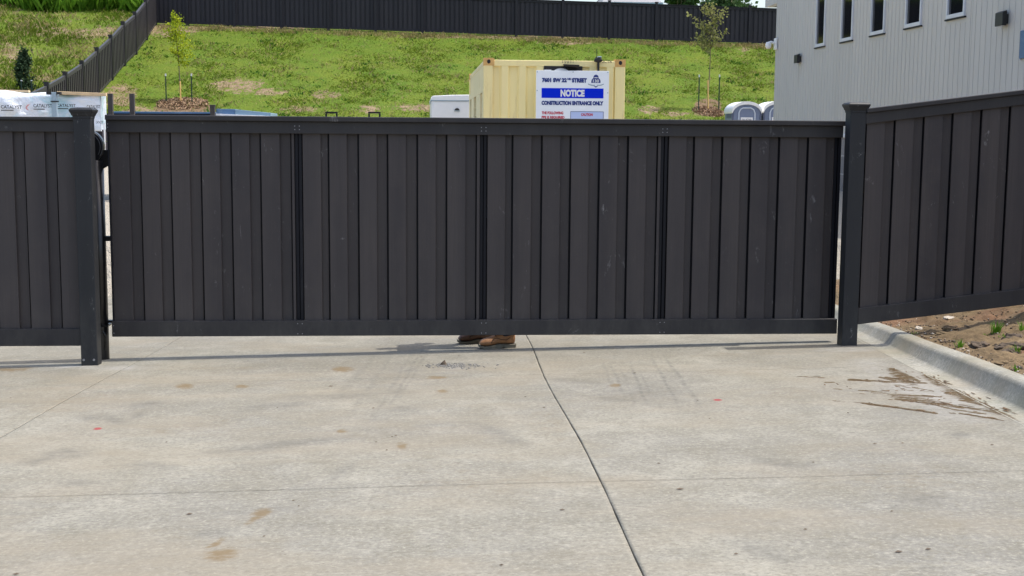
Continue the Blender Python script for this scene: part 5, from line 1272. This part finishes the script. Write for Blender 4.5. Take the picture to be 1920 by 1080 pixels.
skinned('nose', [[(hd+Vector((-.075, 0, .015)), .008), (hd+Vector((-.098, 0, -.01)), .012), (hd+Vector((-.085, 0, -.022)), .01)]], M['skin'], ps, 1)
for s_ in (-1, 1):
    mb = MB(); c = hd+Vector((-.076, s_*.03, .02)); mb.tube([c+Vector((0, -.011, 0)), c+Vector((-.004, 0, 0)), c+Vector((0, .011, 0))], [.004, .008, .004], 8); mb.build('eye', M['white'], ps, 0, True)
    skinned('ear', [[(hd+Vector((.01, s_*.083, .015)), .012), (hd+Vector((.015, s_*.09, -.01)), .012), (hd+Vector((.008, s_*.084, -.03)), .008)]], M['skin'], ps, 1)
mb = MB(); c = hd+Vector((-.078, 0, -.045)); mb.tube([c+Vector((.004, -.024, 0)), c+Vector((-.004, 0, 0)), c+Vector((.004, .024, 0))], [.003, .006, .003], 8); mb.build('mouth', M['leather_shaded'], ps, 0, True)
skinned('hair', [[(hd+Vector((-.02, 0, .09)), (.06, .07)), (hd+Vector((.02, 0, .085)), (.075, .08)), (hd+Vector((.045, 0, .03)), (.06, .07)), (hd+Vector((.05, 0, -.02)), (.035, .05))]], M['hair'], ps)
skinned('trousers', [[(pel+Vector((0, 0, .10)), (.15, .115)), (pel, (.155, .125)), (hL, .105), (kL, .078), (aL+Vector((.0, 0, .03)), (.07, .068)), (aL+Vector((.012, 0, -.012)), (.078, .07))], [(pel, .1), (hR, .105), (kR, .078), (aR+Vector((0, 0, -.005)), (.075, .072))]], M['denim'], ps)
skinned('shirt', [[(pel+Vector((0, 0, .04)), (.165, .125)), (V3(.61, 10.63, 1.08), (.155, .125)), (chest, (.175, .13)), (V3(.59, 10.63, 1.40), (.12, .1)), (neck+Vector((0, 0, -.02)), .068)],
      [(V3(.59, 10.63, 1.40), .1), (sL, .075), (eL, .058), (wL+Vector((.02, 0, 0)), .042)], [(V3(.59, 10.63, 1.40), .1), (sR, .075), (eR, .058), (wR+Vector((.015, 0, .01)), .042)]], M['shirt'], ps)
def boot(toe, heel, gtoe, mat, shade):
    """work boot lofted from toe to heel; toe and heel are ground points"""
    toe, heel = Vector(toe), Vector(heel); ax = (heel-toe); ln = ax.length; ax.normalize(); sd = Vector((-ax.y, ax.x, 0)); 
    st = [(.0, .022, .030, .046), (.03, .036, .018, .066), (.10, .047, .012, .082), (.22, .052, .010, .092), (.34, .050, .012, .100), (.44, .046, .020, .118), (.54, .043, .026, .142), (.62, .042, .024, .170), (.72, .041, .020, .195), (.86, .040, .018, .205), (.96, .036, .018, .20), (1.0, .026, .022, .19)]
    up = MB(); so = MB(); rings = []
    for f, hw, zs, zt in st:
        c = toe+ax*(f*ln); n_ = 14; r_ = []
        top = zt if f < .5 else min(zt, .15)
        for k in range(n_):
            a = 2*math.pi*k/n_; s_ = math.cos(a); u = math.sin(a)
            z = zs+.012+(top-zs-.012)*(.5+.5*u); w = hw*(abs(s_)**.62)*(1 if s_ > 0 else -1)*(1-.34*max(0, u)**2)
            r_.append(c+sd*w+Vector((0, 0, z)))
        rings.append(r_)
    up.loft(rings)
    # shaft
    sh = []
    for z, rx, ry, cx in [(.11, .065, .043, .76), (.15, .062, .046, .77), (.20, .06, .05, .775), (.24, .062, .052, .775)]:
        c = toe+ax*(cx*ln)+Vector((0, 0, z)); sh.append([c+ax*rx*math.cos(a)+sd*ry*math.sin(a) for a in np.linspace(0, 2*math.pi, 17)[:-1]])
    up.loft(sh)
    o = up.build('boot', mat, ps, 0, True)
    m = o.modifiers.new('smooth', 'SUBSURF'); m.levels = m.render_levels = 1
    rings = []
    for f, hw, zs, zt in st:
        c = toe+ax*(f*ln-.004 if f < .5 else f*ln+.004); h_ = hw+.006; z0 = (.016*(1-f/.12) if f < .12 else (.012 if .56 < f < .68 else 0.))
        zt_ = zs+.013 if f > .2 else zs+.010
        rings.append([c-sd*h_+Vector((0, 0, z0)), c+sd*h_+Vector((0, 0, z0)), c+sd*h_*1.02+Vector((0, 0, zt_)), c-sd*h_*1.02+Vector((0, 0, zt_))])
    so.loft(rings); so.build('sole', M['sole'], o, .003)
    la = MB()
    for k in range(4):
        f = .44+.075*k; z = (.118, .138, .150, .165)[k]; c = toe+ax*(f*ln)+Vector((0, 0, z+.004))
        la.tube([c-sd*.036-Vector((0, 0, .022)), c-sd*.02+Vector((0, 0, .002)), c+sd*.02+Vector((0, 0, .002)), c+sd*.036-Vector((0, 0, .022))], .0042, 6)
    for s_ in (-1, 1):
        pts = [toe+ax*(f*ln)+sd*(s_*w)+Vector((0, 0, z)) for f, w, z in [(.30, .050, .05), (.36, .046, .085), (.46, .043, .09), (.60, .044, .075), (.72, .043, .07), (.84, .042, .09)]]
        la.tube(pts, .0028, 5)
    la.build('lace', M['lace'], o, 0, True)
    return o
t0, h0 = G(899, 655), G(964.5, 649.5)
boot((t0.x, 10.43, gz(t0.x, 10.43)), (h0.x, 10.475, gz(h0.x, 10.475)), 0, M['leather_tan'], 0)
t1 = P(859, 640, 10.80)
boot((t1.x, 10.80, gz(t1.x, 10.80)), (t1.x+.30, 10.85, gz(t1.x+.3, 10.85)), 0, M['leather_shaded'], 0)  # rear boot, its shade painted in by the darker leather

# flakes of dried mud dragged over the concrete beside the kerb
V = []; Fc = []
def qz(zx, zy): return G(1500+zx/3.6, 500+zy/3.6)
runs = [([(335, 760), (560, 775), (850, 787)], 26, .05), ([(0, 742), (170, 748)], 8, .03), ([(400, 835), (550, 845)], 9, .02), ([(650, 895), (930, 920), (1120, 950), (1370, 990)], 44, .05), ([(420, 920), (600, 945), (920, 990)], 40, .03),
        ([(1010, 985), (1050, 992)], 3, .01), ([(1080, 990), (1330, 1030)], 18, .03), ([(600, 860), (760, 870), (950, 880)], 16, .05), ([(620, 690), (700, 740), (800, 775)], 26, .07), ([(580, 750), (720, 768)], 14, .05), ([(640, 800), (760, 838)], 8, .05),
        ([(840, 715), (900, 760), (1000, 795)], 34, .06), ([(1020, 835), (1150, 880), (1300, 945), (1440, 985)], 60, .07), ([(860, 910), (1060, 850)], 10, .08), ([(700, 905), (1100, 955)], 20, .06), ([(200, 780), (300, 830), (500, 850)], 10, .1), ([(900, 830), (600, 880)], 10, .1)]
for pts, n, spread in runs:
    n = int(n*.65)
    pts = [qz(*p) for p in pts]
    for i in range(n):
        k = rng.integers(len(pts)-1); a, b = pts[k], pts[k+1]; t = rng.uniform(0, 1); c = a.lerp(b, t)
        d = (b-a).normalized(); d = (d+Vector((rng.normal(0, .12), rng.normal(0, .12), 0))).normalized(); d.z = 0; sd = Vector((-d.y, d.x, 0))
        c = c+sd*rng.normal(0, spread*.6)+d*rng.normal(0, .03); l = rng.uniform(.006, .045)*(1 if rng.uniform() < .85 else 1.8); w = rng.uniform(.002, .010); th = rng.uniform(.001, .003)
        base = len(V); m = 7; ring = []
        for j in range(m):
            a_ = 2*math.pi*j/m; rr_ = rng.uniform(.55, 1.15); q = c+d*(l*math.cos(a_)*rr_)+sd*(w*math.sin(a_)*rr_); ring.append(q)
        for q in ring: V.append((q.x, q.y, gz(q.x, q.y)+.0008))
        for q in ring: q2 = c.lerp(q, .72); V.append((q2.x, q2.y, gz(q2.x, q2.y)+th))
        V.append((c.x, c.y, gz(c.x, c.y)+th*1.1))
        for j in range(m):
            j2 = (j+1) % m; Fc.append((base+j, base+j2, base+m+j2, base+m+j)); Fc.append((base+m+j, base+m+j2, base+2*m))
mm_ = MB(); mm_.v = V; mm_.f = [list(f) for f in Fc]; mm_.mi = [0]*len(Fc)
tag(mm_.build('dried_mud', M['mudflake']), 'flakes of dried brown mud smeared over the concrete beside the kerb', 'mud', kind='stuff')

# small litter on the slabs
V = []; Fc = []
spots = [(355, 965, .016), (700, 766, .012), (1275, 918, .02), (1308, 752, .008), (1380, 1040, .01), (1685, 1036, .018), (1740, 1031, .014), (620, 725, .02), (1020, 765, .012), (495, 1007, .007), (1510, 994, .01), (1190, 700, .014), (1330, 786, .008), (940, 1061, .01), (1692, 832, .01), (1640, 833, .012), (1525, 868, .008), (705, 830, .009), (725, 845, .008), (735, 820, .009), (1054, 957, .014), (742, 818, .01), (520, 765, .007), (312, 830, .008), (550, 940, .008), (560, 950, .006), (1590, 775, .01), (790, 670, .012), (1095, 662, .012), (1860, 835, .012), (1672, 960, .008), (1235, 870, .01), (985, 745, .01), (860, 668, .012), (1150, 655, .008), (20, 747, .008), (30, 1078, .014)]
for px, py, s_ in spots:
    p = G(px, py); a = rng.uniform(-.5, .5); s_ *= .62; d = Vector((math.cos(a), math.sin(a), 0))*s_*1.5; e = Vector((-d.y, d.x, 0))*.45; b = len(V)
    V += [p-d+Vector((0, 0, .003)), p+e+Vector((0, 0, .006)), p+d+Vector((0, 0, .004)), p-e+Vector((0, 0, .003))]; Fc.append([b, b+1, b+2, b+3])
tag(npmesh('leaf_litter', np.array(V), np.array(Fc), M['clod']), 'dark bits of leaf and soil scattered over the concrete', 'litter', kind='stuff')
V = []; Fc = []
for i in range(200):
    px, py = rng.normal(850, 28), rng.normal(685.5, 2.6); p = G(px, py); r_ = rng.uniform(.003, .010); b = len(V)
    for a in oct_: V.append((p.x+a[0]*r_*rng.uniform(.7, 1.5), p.y+a[1]*r_*rng.uniform(.7, 1.3), p.z+.002+a[2]*r_*.6))
    Fc += [[b+k for k in f] for f in octf]
tag(npmesh('concrete_crumbs', np.array(V), np.array(Fc), M['crumb']), 'patch of broken concrete crumbs in front of the boots', 'rubble', kind='stuff')
p = G(831, 685); mb = MB(); mb.add([p+Vector(v) for v in [(-.03, 0, 0), (.02, -.01, 0), (.03, .012, 0), (-.015, .02, 0), (-.012, .0, .022), (.012, .008, .040), (-.004, .012, .018)]], [(0, 3, 2, 1), (0, 1, 4), (1, 2, 5, 4), (2, 3, 6, 5), (3, 0, 4, 6), (4, 5, 6)])
tag(mb.build('leaf', M['clod']), 'single dark curled leaf standing by the concrete crumbs', 'leaf')

# ---------------------------------------------------------------- camera, sun, sky
cam = bpy.data.cameras.new('camera'); co = bpy.data.objects.new('camera', cam); COL.objects.link(co)
cam.sensor_fit = 'HORIZONTAL'; cam.sensor_width = 36.; cam.lens = 36.*F/1920.; cam.clip_start = .05; cam.clip_end = 3000
mt = Matrix(((rc.x, uc.x, -fw.x, 0), (rc.y, uc.y, -fw.y, 0), (rc.z, uc.z, -fw.z, CZ), (0, 0, 0, 1))); co.matrix_world = mt
sc.camera = co
sdir = Vector((.43, .028, .90)).normalized()
sun = bpy.data.lights.new('sun', 'SUN'); sun.energy = 2.1; sun.angle = R(.55); sun.color = (1., .955, .89)
so_ = bpy.data.objects.new('sun', sun); COL.objects.link(so_); so_.rotation_euler = sdir.to_track_quat('Z', 'Y').to_euler(); so_.location = (10, 5, 20)
w = bpy.data.worlds.new('World'); sc.world = w; w.use_nodes = True; nt = w.node_tree
sky = nt.nodes.new('ShaderNodeTexSky'); sky.sky_type = 'NISHITA'; sky.sun_disc = False; sky.sun_elevation = math.asin(sdir.z); sky.sun_rotation = math.atan2(sdir.x, sdir.y)
sky.air_density = 1.; sky.dust_density = 3.5; sky.ozone_density = .7
bg = nt.nodes['Background']; nt.links.new(sky.outputs[0], bg.inputs[0]); bg.inputs[1].default_value = .15
vs_ = sc.view_settings; sc.display_settings.display_device = 'sRGB'; vs_.view_transform = 'Standard'; vs_.look = 'None'; vs_.gamma = 1.; vs_.use_curve_mapping = False; vs_.exposure = 1.0
